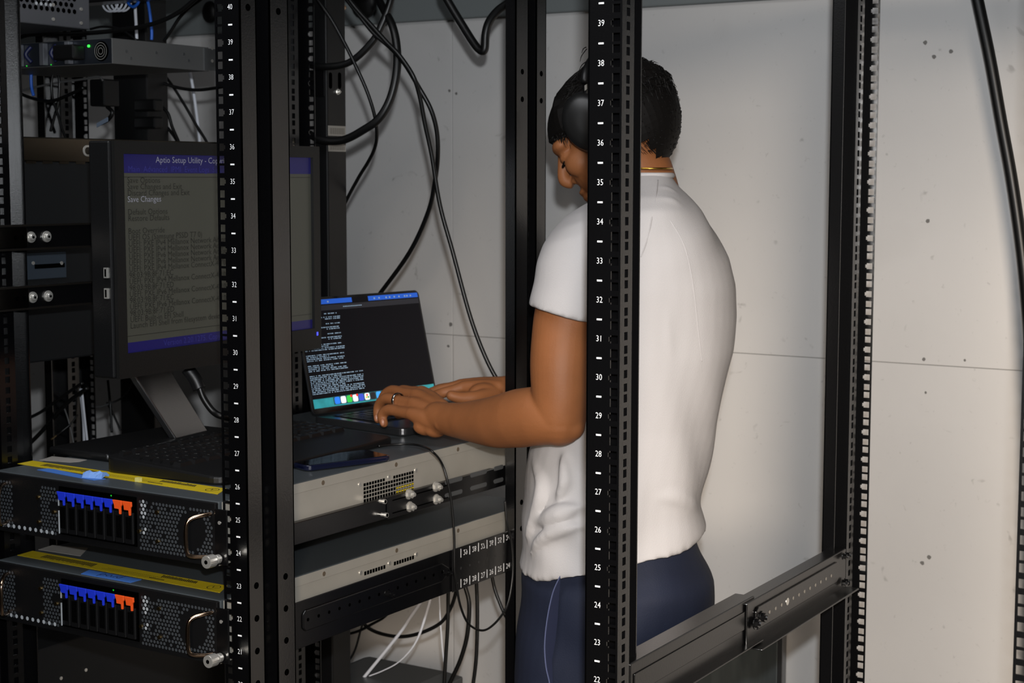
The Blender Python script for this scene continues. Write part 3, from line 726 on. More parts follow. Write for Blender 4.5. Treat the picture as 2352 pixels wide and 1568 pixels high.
while b > .12:
    blk = row % 5; n = 0
    if blk == 4 and b > .3: b -= .012
    elif True:
        a = .005; lim = (.30 if b > .3 else .42)*(1 if blk != 1 else .62)
        if b > .62 and blk != 2: a = .20
        while a < lim:
            wd = random.choice((.006, .008, .012, .018, .026)); dash(a, b, wd); a += wd+random.choice((.004, .005, .012))
    b -= .0165; row += 1
for a in (.24, .62, .66, .72, .75, .79, .83, .88, .90, .93): tm.quad(ls(a, .968, .0013), ls(a+.012, .968, .0013), ls(a+.012, .982, .0013), ls(a, .982, .0013))
for i in range(12): dash(.36+i*.013, .915, .009)
tm.build('terminal_text', mat('terminal_text', '8fa7bc', .4, emit=.28), disp)['kind'] = 'stuff'
# ------------------------------------------------------------------ tall chassis, switch and gear in the left rack
CX = -1.147
ch_ = thing('tall_server_chassis', 'tall black chassis with brushed metal side in the left rack', 'server', (CX-.22, .38, 1.333))
MB().box((CX-.43, -.02, 1.333), (CX, .62, 1.657)).build('case', mat('chassis_black', '090b0d', .55, bump=.05, bscale=80), ch_, bevel=.003)
sd = MB().box((CX-.43, -.02, 1.657), (CX+.0015, .66, 1.696)).build('top_module', mat('brushed_nickel', '6f6659', .28, metal=1, bump=.05, bscale=40, stretch=(1, 1, 30)), ch_, bevel=.002)
p, q = at(190, 346, 'x', CX+.002), at(290, 350, 'x', CX+.002)
MB().prism([(x+(p.y+q.y)/2, y+p.z) for x, y in rrect(q.y-p.y, .019, .0094)], (CX+.0015, 0, 0), Y, Z, X*.0015).build('slot_plate', M_CHROME, sd, bevel=.0008)
MB().prism([(x+(p.y+q.y)/2, y+p.z) for x, y in rrect(q.y-p.y-.008, .012, .0058)], (CX+.0031, 0, 0), Y, Z, X*.0003).build('slot_recess', mat('slot_dark', '38332c', .4, metal=.6), sd)
for i in range(5):
    p = at(60+i*38, 373, 'x', CX+.001); MB().box((CX, p.y, 1.6535), (CX+.0016, p.y+.02, 1.6575)).build('rim_tab', MATS['brushed_nickel'], sd)
p, q = at(55, 643, 'x', CX), at(149, 578, 'x', CX)
gp = MB().box((CX, p.y, p.z), (CX+.003, q.y, q.z)).build('access_plate', mat('slate_plate', '333b44', .5, metal=.3), ch_, bevel=.001)
zc = (p.z+q.z)/2
MB().box((CX+.003, p.y+.02, zc-.004), (CX+.0034, q.y-.004, zc+.003)).build('plate_slot', M_CAV, gp)
for px in (76, 141): c = at(px, 604, 'x', CX+.003); MB().cyl(c, c+X*.001, .003).build('plate_screw', M_CHROME, gp)
def srail(z1, z0, lab):
    t = thing('slide_rail', lab, 'rail', (-1.0, .1, z0))
    x0 = -.994
    MB().box((x0-.010, -.12, z0), (x0, .44, z1)).build('rail_channel', M_BLK2, t, bevel=.002)
    MB().box((x0, -.12, z1-.003), (x0+.003, .44, z1)).box((x0, -.12, z0), (x0+.003, .44, z0+.003)).build('rail_lip', mat('worn_black_edge', '221f1c', .3, metal=.5), t)
    zc = (z0+z1)/2
    ye = at(62, 545, 'x', x0+.002).y; L = .16
    sp_ = MB().prism([(x+ye-L/2, y+zc) for x, y in rrect(L, .030, .004)], (x0+.0005, 0, 0), Y, Z, X*.003).build('slide_plate', mat('dark_nickel', '57524c', .25, metal=1), t, bevel=.001)
    for yy in (ye-.009, ye-.023): MB().cyl((x0+.0035, yy, zc), (x0+.004, yy, zc), .0034).build('plate_hole', M_CAV, sp_)
    for yy in (ye+.008, ye+.038):
        b = MB().cyl((x0, yy, zc), (x0+.003, yy, zc), .0085, n=18).cyl((x0+.003, yy, zc), (x0+.007, yy, zc), .006, .0045, n=18).build('rivet', M_CHROME, t, bevel=.0006)
        MB().cyl((x0+.007, yy, zc), (x0+.0073, yy, zc), .002).build('rivet_socket', M_CAV, b)
srail(at(0, 517, 'x', -.995).z, at(0, 577, 'x', -.995).z, 'upper black slide rail with round rivets beside the monitor')
srail(at(0, 660, 'x', -.995).z, at(0, 716, 'x', -.995).z, 'lower black slide rail with round rivets beside the monitor')
# switch
WX = -1.2; y0, y1 = at(255, 89, 'x', WX).y, at(465, 100, 'x', WX).y
swt = thing('network_switch', 'slim grey network switch with its fan and green lamp', 'switch', (-1.42, .55, 1.8275))
SZ0, SZ1 = 1.8275, 1.8712
MB().box((-1.575, y0+.002, SZ0), (WX, .66, SZ1)).build('case', mat('switch_grey', '6b6b6a', .5, metal=.4, bump=.05), swt, bevel=.001)
MB().box((WX, y1+.003, SZ0+.002), (WX+.002, .68, SZ1-.002)).build('mount_bracket', M_GREY, swt)
for px, py in ((290, 118), (359, 121), (422, 124), (301, 134), (433, 139)): c = at(px, py, 'x', WX); MB().cyl(c, c+X*.001, .0026).build('side_screw', M_GREY, swt)
for px, py in ((487, 111), (487, 140)): c = at(px, py, 'x', WX+.002); MB().cyl(c, c+X*.0012, .003).build('bracket_screw', M_CHROME, swt)
def sfx(px): return at(px, 120, 'y', y0).x
MB().box((-1.575, y0-.001, SZ0+.001), (WX-.001, y0+.002, SZ1-.001)).build('rear_panel', mat('panel_dark', '1d2128', .5, metal=.3), swt)
fanx = sfx(234)
fn = MB()
for r_ in (.015, .0105, .006): fn.loft([[Vector((fanx+math.cos(q)*rr_, y0-.003, (SZ0+SZ1)/2+math.sin(q)*rr_)) for q in [2*math.pi*j/24 for j in range(24)]] for rr_ in (r_, r_-.0012)], cap=False)
fn.build('fan_guard', M_CHROME, swt)
MB().cyl((fanx, y0-.0005, (SZ0+SZ1)/2), (fanx, y0-.0015, (SZ0+SZ1)/2), .0175, n=20).build('fan_opening', M_CAV, swt)
MB().cyl((sfx(206), y0-.001, SZ1-.012), (sfx(206), y0-.003, SZ1-.012), .0022).build('status_light', mat('green_led', '30ff40', .4, emit=2.5), swt)
for px in (62, 118): MB().cyl((sfx(px), y0-.001, SZ0+.003), (sfx(px), y0-.002, SZ0+.003), .0011).build('port_light', mat('green_led_dim', '20c030', .4, emit=.8), swt)
for px in (52, 107, 165):
    MB().box((sfx(px)-.006, y0-.012, SZ0+.002), (sfx(px)+.005, y0-.001, SZ1-.003)).build('pull_tab', mat('silver_tab', '8d8f96', .35, metal=.7), swt, bevel=.001)
    MB().tube([(sfx(px-25)+.0, y0-.01, SZ1-.008), (sfx(px-32), y0-.016, (SZ0+SZ1)/2), (sfx(px-25), y0-.01, SZ0+.008)], .004).build('pull_ring', mat('navy_ring', '141a40', .5), swt, smooth=True)
MB().box((sfx(155), y0-.014, SZ1-.016), (sfx(165), y0-.011, SZ1-.012)).build('yellow_tag', M_YEL, swt)
MB().box((sfx(150), y0-.03, SZ0+.008), (sfx(198), y0-.002, SZ1-.010)).build('power_plug', M_BLKP, swt, bevel=.003)
# perforated power supply module above
px_ = -1.30
pw = thing('power_module', 'grey perforated power module at the top of the left rack', 'power supply', (px_-.1, .55, at(200, 68, 'x', px_).z))
p0, p1 = at(36, 46, 'x', px_), at(207, 68, 'x', px_)
MB().box((px_-.2, p0.y-.15, p1.z), (px_, p1.y, p1.z+.10)).build('case', mat('module_grey', '55565a', .5, metal=.3), pw, bevel=.002)
hd = MB(); hexdots(hd, (px_+.0004, p0.y, p1.z+.022), Y, Z, X, (p1.y-p0.y)*.82, .06, .0125, .0045, lambda x, y: True)
hd.build('vent_holes', M_CAV, pw)['kind'] = 'stuff'
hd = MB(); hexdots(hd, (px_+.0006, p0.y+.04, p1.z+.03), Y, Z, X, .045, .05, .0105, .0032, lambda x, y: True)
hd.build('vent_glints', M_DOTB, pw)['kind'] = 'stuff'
for px, py in ((186, 21), (186, 53), (122, 44), (122, 11)): c = at(px, py, 'x', px_); MB().cyl(c, c+X*.0015, .003).build('case_screw', M_CHROME, pw)
# vertical power strips
def pdu(name, label, x0, x1, y0, y1, z0, z1, m=M_BLKP):
    t = thing(name, label, 'power strip', ((x0+x1)/2, (y0+y1)/2, z0))
    MB().box((x0, y0, z0), (x1, y1, z1)).build('housing', m, t, bevel=.003); return t
P0 = at(722, 300, 'y', .775); P1 = at(752, 300, 'y', .775)
PX = P1.x
pd1 = pdu('power_strip', 'vertical black power strip with two paper stickers behind the laptop', P0.x, PX, .775, .832, .15, 2.05)
for a, b in ((289, 312), (331, 348)):
    za, zb_ = at(772, b, 'x', PX).z, at(772, a, 'x', PX).z
    st = MB().box((PX, .777, za), (PX+.0008, .829, zb_)).build('sticker', mat('grey_sticker', '8c877f', .7), pd1)
    ik = MB()
    for i in range(14): ik.box((PX+.0008, .781+i*.0032, za+.003), (PX+.0010, .7822+i*.0032+.0006*(i % 2), zb_-.004))
    ik.build('sticker_print', mat('sticker_ink', '5c574f', .7), st)['kind'] = 'stuff'
MB().box((P0.x-.03, .7725, at(735, 222, 'y', .772).z), (PX-.004, .7745, at(735, 160, 'y', .772).z)).build('mount_bracket', M_BLK2, pd1, bevel=.001)
for a, b in ((759, 185), (780, 185)):
    c = at(a, b, 'x', PX); MB().prism([(x, y) for x, y in rrect(.009, .030, .0044)], c, Y, Z, X*.0005).build('key_slot', M_CAV, pd1)
c = at(775, 211, 'x', PX); bolt(pd1, c, X, .004, .006)
c = at(300, 300, 'y', .80)
pd2 = pdu('power_strip', 'vertical dark power strip with plugged cords in the left rack', at(262, 300, 'y', .80).x, at(340, 300, 'y', .80).x, .80, .86, .15, 2.05)
for yy in (243, 283):
    c0, c1 = at(322, yy, 'y', .795), at(372, yy, 'y', .795)
    plg = MB().box((c0.x, .775, c0.z-.012), (c1.x, .80, c0.z+.012)).build('plug', M_BLKP, pd2, bevel=.004)

# ------------------------------------------------------------------ cables and loose background gear
def zA(x, y): return (660+x/3.919, y/3.919)
def zB(x, y): return (660+x/4.261, 1200+y/4.261)
def zC(x, y): return (x/4.481, y/4.481)
def zD(x, y): return (660+x/3.92, 1000+y/3.92)
def zE(x, y): return (x/4.481, 850+y/4.481)
def cable(label, pts, yplane, r, m=M_RUB, fn=lambda x, y: (x, y), name='power_cable', flat=1, cat='cable', group=None):
    P = []
    n = len(pts)
    for i, p in enumerate(pts):
        yp = yplane if not isinstance(yplane, (tuple, list)) else float(np.interp(i/(n-1), np.linspace(0, 1, len(yplane)), yplane))
        P.append(at(*fn(p[0], p[1]), 'y', yp))
    for e in (0, -1):     # a cable that leaves the frame upwards runs on to the ceiling
        if fn(*pts[e])[1] < 0:
            b_ = P[e].copy()
            for dz in (.02, .05, .11, .24, 2.56-b_.z):
                q_ = Vector((b_.x, b_.y, b_.z+dz)); P.insert(0, q_) if e == 0 else P.append(q_)
    return tag(MB().tube(P, r, n=10, sub=8, flat=flat).build(name, m, smooth=True), label, cat, group)
cable('thick black hose making a short loop across the power strip top', [(-260, 300), (-100, 380), (40, 440), (150, 560), (330, 600), (560, 560), (760, 380), (860, 200), (930, 0), (950, -120)], (.767, .767, .80), .0066, fn=zA)
cable('thickest black hose hanging in one large loop over the power strip', [(-300, 800), (-100, 930), (50, 1050), (150, 1170), (300, 1255), (500, 1260), (700, 1160), (830, 1060), (930, 880), (985, 640), (985, 420), (945, 230), (870, 90), (800, -60)], (.7515, .7515, .80), .0076, fn=zA)
cable('thin black cord crossing both hoses and ending behind the power strip', [(240, -80), (280, 0), (400, 180), (500, 360), (600, 560), (720, 830), (790, 1060), (805, 1230), (780, 1350), (720, 1470), (640, 1600), (520, 1830), (480, 1990)], (.738, .738, .80, .86), .0033, fn=zA)
cable('black cord curving from the ceiling down behind the laptop lid', [(500, -60), (540, 0), (650, 140), (780, 300), (940, 440), (1060, 580), (1180, 780), (1290, 980), (1345, 1180), (1355, 1400), (1330, 1620), (1270, 1900), (1100, 2270), (820, 2660), (640, 2900)], (.735, .735, .80, .95), .0042, fn=zA)
cable('black cord running past the laptop to the person far hand', [(520, -80), (600, 50), (760, 230), (900, 385), (1010, 500), (1130, 680), (1190, 860), (1240, 1120), (1300, 1400), (1375, 1850), (1490, 2270), (1650, 2860), (1800, 3250), (1950, 3520), (2020, 3640)], (.7255, .7255, .80, .84), .0040, fn=zA)
cable('bent black hose with a sharp elbow beside the rear post', [(1400, -80), (1440, 0), (1560, 200), (1680, 390), (1740, 455), (1775, 440), (1785, 300), (1820, 190), (1900, 90), (2000, 20), (2100, -60)], (.95, .95), .0078, fn=zA)
cable('short black lead dropping behind the power strip near the ceiling', [(500, 60), (460, 130), (440, 240), (420, 330)], (.9, .9), .0042, fn=zA)
tag(MB().cyl(at(*zA(515, 55), 'y', .9), at(*zA(500, 75), 'y', .9), .005).build('cable_ferrule', mat('pale_ferrule', 'b08f70', .5)), 'pale ferrule on the short lead near the ceiling', 'connector')
p = at(*zA(690, 30), 'y', WY-.034)
tag(MB().ell(p, X*.038, Y*.014, Z*.038).build('cable_coil', M_RUB, smooth=True), 'round black cable bundle tucked under the grey wall band', 'cable coil')
# heavy cable at the far right near the wall
tag(MB().tube([at(*q, 'y', 1.44) for q in ((2130, -700), (2170, -400), (2212, -160), (2250, 20), (2275, 140), (2300, 280), (2322, 400), (2340, 520), (2354, 640), (2366, 800), (2374, 1000), (2376, 1300), (2372, 1620))], .0112, n=12).build('power_cable', M_RUB, smooth=True), 'heavy black cable hanging along the white wall beyond the empty rack', 'cable')
# mouse-type thin cord over the server lid
P = [at(*zD(820, 95), 'z', ZT1+.004), at(*zD(960, 82), 'z', ZT1+.004), at(*zD(1080, 76), 'z', ZT1+.005), at(*zD(1200, 92), 'z', ZT1+.006), at(*zD(1300, 140), 'z', ZT1+.010), at(*zD(1385, 240), 'x', -.53), at(*zD(1440, 400), 'x', -.522), at(*zD(1480, 620), 'x', -.518), at(*zD(1502, 900), 'x', -.516), at(*zD(1505, 1200), 'x', -.516), at(*zB(1655, 600), 'x', -.516), at(*zB(1690, 800), 'x', -.516), at(*zB(1760, 970), 'x', -.516), at(*zB(1860, 1045), 'x', -.515), at(*zB(1960, 1040), 'x', -.51), at(*zB(2080, 930), 'x', -.505), at(*zB(2160, 780), 'x', -.503), at(*zB(2205, 500), 'x', -.503), at(*zB(2195, 220), 'x', -.505), at(*zB(2150, 0), 'x', -.508), at(1160, 1150, 'x', -.511)]
tag(MB().tube(P, .0019, n=8, sub=8).build('thin_cord', M_RUB, smooth=True), 'thin black cord draped over the server edge in a long loop', 'cable')
low = [('black cable hanging straight below the inch scale left of number 29', [(1590, 560), (1575, 680), (1570, 1000), (1545, 1400), (1530, 1700)], 40, 1.0),
       ('black cable swinging in a wide arc below the rail', [(1700, 480), (1650, 680), (1600, 830), (1500, 980), (1300, 1080), (1100, 1115), (900, 1080), (770, 1010), (700, 900)], 40, 1.03),
       ('black cable bowing right below the inch scale near number 28', [(1720, 500), (1740, 620), (1780, 800), (1760, 1100), (1690, 1350), (1590, 1568), (1540, 1700)], 46, 1.0),
       ('black cable hanging straight below the inch scale near number 27', [(1840, 450), (1850, 580), (1860, 900), (1850, 1300), (1820, 1568), (1800, 1700)], 40, 1.0),
       ('black cable slanting to the rear post below number 26', [(1980, 420), (2000, 510), (2040, 680), (2130, 900), (2230, 1060), (2270, 1400), (2270, 2200), (2270, 4600)], 36, 1.0),
       ('short black cable end lying along the rail underside', [(520, 1095), (610, 1085), (720, 1050), (850, 980), (940, 930), (1010, 860)], 30, 1.0),
       ('thin black cable dropping left from the cable arc', [(740, 980), (715, 1060), (660, 1250), (560, 1420), (470, 1540), (430, 1620)], 24, 1.02)]
for lab, pts, wd, yy in low: cable(lab, pts, (yy, yy), wd/4.261/1.24/2000, fn=zB)
cable('broad flat white cable slanting down to the grey box', [(1330, 740), (1290, 800), (1200, 930), (1100, 1080), (900, 1330), (760, 1500), (740, 1530)], (1.0, 1.0), .0034, M_WCAB, fn=zB, name='network_cable')
cable('thin white cable bending down beside the broad white one', [(1400, 720), (1390, 780), (1350, 920), (1290, 1100), (1210, 1240), (1080, 1370), (930, 1450), (800, 1500)], (1.03, 1.0), (.0030, .0028, .0014, .0012), M_WCAB, fn=zB, name='network_cable')
cable('thin white cable hanging upright beside the straight black cable', [(1485, 690), (1490, 800), (1500, 1000), (1520, 1250), (1540, 1420)], (1.04, 1.04), .0016, M_WCAB, fn=zB, name='network_cable')
# grey equipment box under the cables
g0 = at(*zB(650, 1485), 'y', 1.0)
gb = thing('equipment_box', 'grey metal box top below the white cables', 'box', (g0.x+.1, 1.02, .2))
gz = g0.z
MB().box((g0.x-.08, .86, .25), (g0.x+.18, 1.14, gz-.012)).build('case', M_GREY, gb, bevel=.002)
MB().hexa([(g0.x-.08, .86, gz-.012), (g0.x+.18, .86, gz-.012), (g0.x+.18, 1.14, gz-.012), (g0.x-.08, 1.14, gz-.012), (g0.x-.05, .88, gz), (g0.x+.15, .88, gz), (g0.x+.15, 1.12, gz), (g0.x-.05, 1.12, gz)]).build('lid', M_GREY, gb, bevel=.002)
MB().box((g0.x-.08, .86, 0), (g0.x+.18, 1.14, .25)).build('plinth', M_BLK2, gb)
# left region cables
left = [('black cable drooping across the top of the left rack', [(60, 460), (170, 400), (330, 355), (700, 350), (1050, 330), (1400, 285), (1650, 220), (1850, 120), (2000, 0), (2080, -70)], 44, .62, M_RUB),
        ('black cable slanting up to the right above the switch', [(1690, 420), (1760, 320), (1850, 180), (1960, 70), (2100, -40)], 34, .75, M_RUB),
        ('thin dark cable looping over the switch top', [(930, 300), (1050, 275), (1200, 290), (1320, 350), (1400, 410)], 24, .72, M_RUB),
        ('black cable sagging right below the switch', [(1480, 760), (1600, 820), (1750, 880), (1900, 915), (2050, 925), (2220, 905), (2350, 880)], 34, .85, M_RUB),
        ('black cable slanting steeply down behind the monitor', [(1660, 730), (1780, 890), (1900, 1080), (2010, 1270), (2110, 1430), (2200, 1600)], 30, .9, M_RUB),
        ('black plug cord curving down from the upper socket', [(1560, 1075), (1650, 1090), (1730, 1170), (1770, 1300), (1830, 1440), (1880, 1560)], 34, .83, M_RUB),
        ('black plug cord curving down from the lower socket', [(1560, 1215), (1650, 1240), (1720, 1310), (1790, 1400), (1850, 1500)], 34, .86, M_RUB),
        ('grey cable crossing below the switch', [(190, 945), (350, 900), (600, 850), (850, 815), (1010, 790), (1060, 830)], 22, .60, M_GCAB),
        ('black cord twisting down beside the left rear post', [(560, 700), (530, 850), (540, 1000), (600, 1200), (640, 1330), (690, 1450)], 26, .58, M_RUB),
        ('black cord crossing the twisted one', [(560, 700), (610, 820), (600, 1050), (560, 1200), (520, 1350)], 30, .60, M_RUB),
        ('black cord sagging from the left rear post', [(180, 950), (330, 1010), (520, 1040), (700, 980), (860, 900)], 34, .56, M_RUB),
        ('upright black cord beside the power strip', [(1570, 700), (1555, 900), (1550, 1200), (1570, 1450)], 40, .88, M_RUB)]
for lab, pts, wd, yy, m in left: cable(lab, pts, (yy, yy), wd/4.481/1.15/2000, m, fn=zC)
cable('pale cable hanging above the switch', [(1390, 60), (1395, 150), (1402, 280), (1408, 400)], (.78, .78), .0032, M_WCAB, fn=zC, name='network_cable')
cable('pale flat cable hanging below the switch end', [(1955, 740), (1985, 900), (2020, 1150), (2050, 1400), (2060, 1560)], (.95, .95), .0034, M_WCAB, fn=zC, name='network_cable')
cable('blue cable dropping onto the switch top', [(1510, -40), (1530, 60), (1550, 200), (1562, 330), (1560, 410)], (.74, .74), .0030, M_BCAB, fn=zC, name='network_cable')
cable('blue cable loop hanging from the top of the left rack', [(1300, -60), (1320, 30), (1370, 70), (1420, 30), (1440, -60)], (.72, .72), .0030, M_BCAB, fn=zC, name='network_cable')
cable('blue cable hanging by the left rear post below the switch', [(325, 690), (320, 800), (325, 900), (345, 985)], (.56, .56), .0030, M_BCAB, fn=zC, name='network_cable')
c0 = at(*zC(1190, 10), 'y', .74)
ck = MB()
for i in range(4):
    ck.tube([c0+Vector((.010*i-.015+math.cos(q)*.022, .002*i, math.sin(q)*.020)) for q in [2*math.pi*j/16 for j in range(17)]], .0022, n=6, sub=2)
tag(ck.build('cable_coil', M_WCAB, smooth=True), 'small coil of white cable at the top of the left rack', 'cable coil')
p = at(482, 28, 'y', WY-.033); tag(MB().ell(p, X*.024, Y*.013, Z*.028).build('cable_coil', M_RUB, smooth=True), 'round black knob of coiled cable on the wall by the left rack top', 'cable coil')
# adapter block and grey tag on its cord
ad = thing('power_adapter', 'black power adapter block hanging below the switch', 'adapter', at(240, 245, 'y', .62))
a0, a1 = at(224, 245, 'y', .62), at(256, 182, 'y', .62)
MB().box((a0.x, .60, a0.z), (a1.x, .64, a1.z)).build('block', M_BLKP, ad, bevel=.003)
cc = at(250, 260, 'y', .62); MB().tube([at(246, 245, 'y', .62), at(258, 258, 'y', .62), at(248, 275, 'y', .62), at(228, 285, 'y', .62)], .004).build('lead', M_RUB, ad, smooth=True)
MB().obox(at(235, 281, 'y', .61), (at(248, 274, 'y', .61)-at(223, 288, 'y', .61))/2, Z*.004, Y*.001).build('cord_tag', mat('blue_grey_tag', '6f7c8e', .6), ad)
# cables under the monitor
lowl = [('black cord sloping from the left post under the monitor', [(290, 495), (420, 430), (560, 330), (700, 230), (850, 130)], 34, .62, M_RUB),
        ('dark cord rising behind the left rear post under the monitor', [(290, 770), (420, 640), (560, 480), (700, 330), (900, 180)], 44, .64, M_RUB),
        ('grey cable hanging in a low arc under the monitor', [(750, 235), (800, 290), (890, 350), (1000, 378), (1110, 350), (1230, 300), (1320, 220), (1370, 110)], 22, .80, M_GCAB),
        ('thin grey cable hanging straight under the monitor', [(655, 370), (700, 500), (740, 660), (770, 810)], 16, .66, M_GCAB),
        ('upright black cord below the monitor corner', [(1110, 100), (1125, 250), (1140, 420), (1150, 640)], 28, .80, M_RUB),
        ('black cord branching right below the monitor corner', [(1100, 330), (1170, 460), (1240, 620)], 24, .82, M_RUB)]
for lab, pts, wd, yy, m in lowl: cable(lab, pts, (yy, yy), wd/4.481/1.15/2000, m, fn=zE)
cable('black cord with a brass tip pointing at the server lid', [(800, 460), (720, 560), (620, 640), (575, 672)], (.60, .55), .0016, M_RUB, fn=zE)
tag(MB().tube([at(*zE(575, 672), 'y', .55), at(*zE(530, 710), 'y', .53)], .0018).build('cable_tip', M_BRASS), 'bare brass tip of the thin cord above the server lid', 'connector')
cable('left white flat cable behind the upper server', [(815, 150), (835, 300), (855, 500), (862, 680), (866, 800), (868, 870)], (.72, .72), .0032, M_WCAB, fn=zE, name='network_cable', flat=.5)
cable('right white flat cable with a small tag behind the upper server', [(840, 190), (852, 330), (872, 520), (890, 680), (905, 800), (912, 860)], (.70, .70), .0036, M_WCAB, fn=zE, name='network_cable', flat=.5)
# below the lower server
def zF(x, y): return (x/4.3556, 1250+y/4.3556)
cable('white flat cable curving under the lower server', [(370, 1050), (440, 1030), (560, 980), (660, 940), (715, 890)], (.45, .45), .0038, M_WCAB, fn=zF, name='network_cable', flat=.5)
cable('white cable curving up below the lower server end', [(1620, 1400), (1700, 1365), (1790, 1320), (1880, 1270)], (.9, .9), .0028, M_WCAB, fn=zF, name='network_cable')
cable('black cord crossing left below the lower server end', [(1660, 1090), (1720, 1200), (1790, 1300), (1850, 1400)], (.95, .95), .0038, M_RUB, fn=zF)
cable('black cord crossing right below the lower server end', [(1880, 1120), (1850, 1210), (1800, 1300), (1760, 1420)], (.93, .93), .0038, M_RUB, fn=zF)
cable('upright black cord below the lower server end', [(1915, 1130), (1935, 1240), (1945, 1400)], (.92, .92), .0050, M_RUB, fn=zF)
# dark server body mounted below
lo_ = thing('rack_server', 'dark closed chassis mounted below the lower server', 'server', (-1.37, .35, .60))
MB().box((-1.57, -.01, .60), (CX, .62, .86)).build('case', mat('chassis_black2', '060607', .55, bump=.05), lo_, bevel=.003)
for px, py in ((197, 1538), (140, 1557)): c = at(px, py, 'x', CX); MB().cyl(c, c+X*.001, .003).build('case_screw', M_CHROME, lo_)
# galvanised cabinet behind the empty rack's rail
q1 = at(1799, 1452, 'y', WY-.022)
cbn = thing('sheet_panel', 'galvanised sheet metal panel leaning on the wall below the rail', 'panel', (q1.x-.35, WY-.012, 0))
MB().box((q1.x-.60, WY-.022, 0), (q1.x-.012, WY-.002, q1.z)).build('sheet', mat('galvanised_sheet', '5c6263', .42, metal=.7, bump=.08, bscale=12, var=.18, vscale=7, stretch=(6, 6, 1)), cbn, bevel=.002)
MB().box((q1.x-.012, WY-.024, 0), (q1.x, WY-.002, q1.z+.002)).build('edge_trim', M_ALU, cbn, bevel=.001)
# ------------------------------------------------------------------ the person
M_SKIN = mat('skin', '80502f', .56, spec=.28, bump=.12, bscale=350, var=.07, vscale=22, sss=.05)
M_SHIRT = mat('white_cotton', 'aeabab', .85, spec=.2, bump=.25, bscale=700)
M_PANTS = mat('navy_twill', '161c2e', .75, spec=.3, bump=.2, bscale=500, var=.08, vscale=12)
M_HAIR = mat('black_hair', '0b0908', .6, spec=.15)
M_HAIRB = mat('short_hair_brown', '1a100b', .55)
PZ = 2.56
per = thing('person', 'person in white t-shirt and navy trousers typing on the laptop, wearing headphones', 'person', (dep(1412, 1300, PZ).x, dep(1412, 1300, PZ).y, 0))
def remesh(mb, name, m, parent, vox, it=4, fac=.5, post=None, keep=None):
    me = bpy.data.meshes.new(name); me.from_pydata([tuple(p) for p in mb.v], [], mb.f)
    ob = bpy.data.objects.new(name, me); COL.objects.link(ob)
    md = ob.modifiers.new('r', 'REMESH'); md.mode = 'VOXEL'; md.voxel_size = vox
    sm = ob.modifiers.new('s', 'SMOOTH'); sm.factor = fac; sm.iterations = it
    bpy.context.view_layer.update()
    new = bpy.data.meshes.new_from_object(ob.evaluated_get(bpy.context.evaluated_depsgraph_get()))
    bpy.data.objects.remove(ob); bpy.data.meshes.remove(me)
    n = len(new.vertices); co = np.empty(n*3, np.float32); new.vertices.foreach_get('co', co); co = co.reshape(-1, 3)
    if post is not None:
        no = np.empty(n*3, np.float32); new.vertices.foreach_get('normal', no); co = post(co, no.reshape(-1, 3))
    co = co-np.array(ORIG[parent.name], np.float32)
    new.vertices.foreach_set('co', co.ravel().astype(np.float32)); new.update()
    new.materials.clear(); new.materials.append(m)
    new.polygons.foreach_set('use_smooth', [True]*len(new.polygons)); new.name = name
    o = bpy.data.objects.new(name, new); COL.objects.link(o); o.parent = parent; ORIG[o.name] = ORIG[parent.name]
    return o
def limb(m, pts, n=32):
    """pts: (px, py, depth, radius)"""
    P = [dep(*p[:3]) for p in pts]; rs = [p[3] for p in pts]
    sub = 6; c = catmull(P, sub)
    rr = np.interp(np.linspace(0, len(pts)-1, len(c)), range(len(pts)), rs)
    m.tube(c, list(rr), n=n, smooth=False)
    m.ell(P[0], X*rs[0], Y*rs[0], Z*rs[0]); m.ell(P[-1], X*rs[-1], Y*rs[-1], Z*rs[-1])
def ell3(m, x, y, d, a, b, c, ax=None):
    p = dep(x, y, d); m.ell(p, RT*a, UP*b, FW*c)
RS = [(402, 1436, 1543, .062), (425, 1410, 1556, .10), (450, 1378, 1578, .145), (480, 1345, 1605, .175), (530, 1318, 1638, .19), (590, 1300, 1669, .195), (650, 1292, 1685, .195), (720, 1285, 1689, .19),
      (800, 1268, 1682, .185), (880, 1252, 1664, .178), (960, 1235, 1643, .172), (1040, 1217, 1631, .17), (1110, 1206, 1620, .17), (1170, 1200, 1612, .172), (1215, 1195, 1616, .174), (1252, 1189, 1621, .175)]
TILT = {1170: .10, 1215: .18, 1252: .24, 1110: .04}
def ringpts(y, xl, xr, B, zc=PZ, n=40, tilt=0, k=1.0, pw=2.25):
    c = dep((xl+xr)/2, y, zc); hw = (xr-xl)/2*zc/F_PX*k; B = B*k; out = []
    for j in range(n):
        q = 2*math.pi*j/n; cq, sq = math.cos(q), math.sin(q)
        u = math.copysign(abs(cq)**(2/pw), cq)*hw; v = math.copysign(abs(sq)**(2/pw), sq)*B
        out.append(c+R0*u+FWH*v+Z*(tilt*u))
    return out
def near(x, y, out=0):
    """point on the camera side of the shirt"""
    ys = [r[0] for r in RS]
    xl, xr, B = (float(np.interp(y, ys, [r[i] for r in RS])) for i in (1, 2, 3))
    t = max(-1, min(1, (x-(xl+xr)/2)/((xr-xl)/2)))
    return dep(x, y, PZ-B*(max(0, 1-abs(t)**2.25))**(1/2.25)-out)
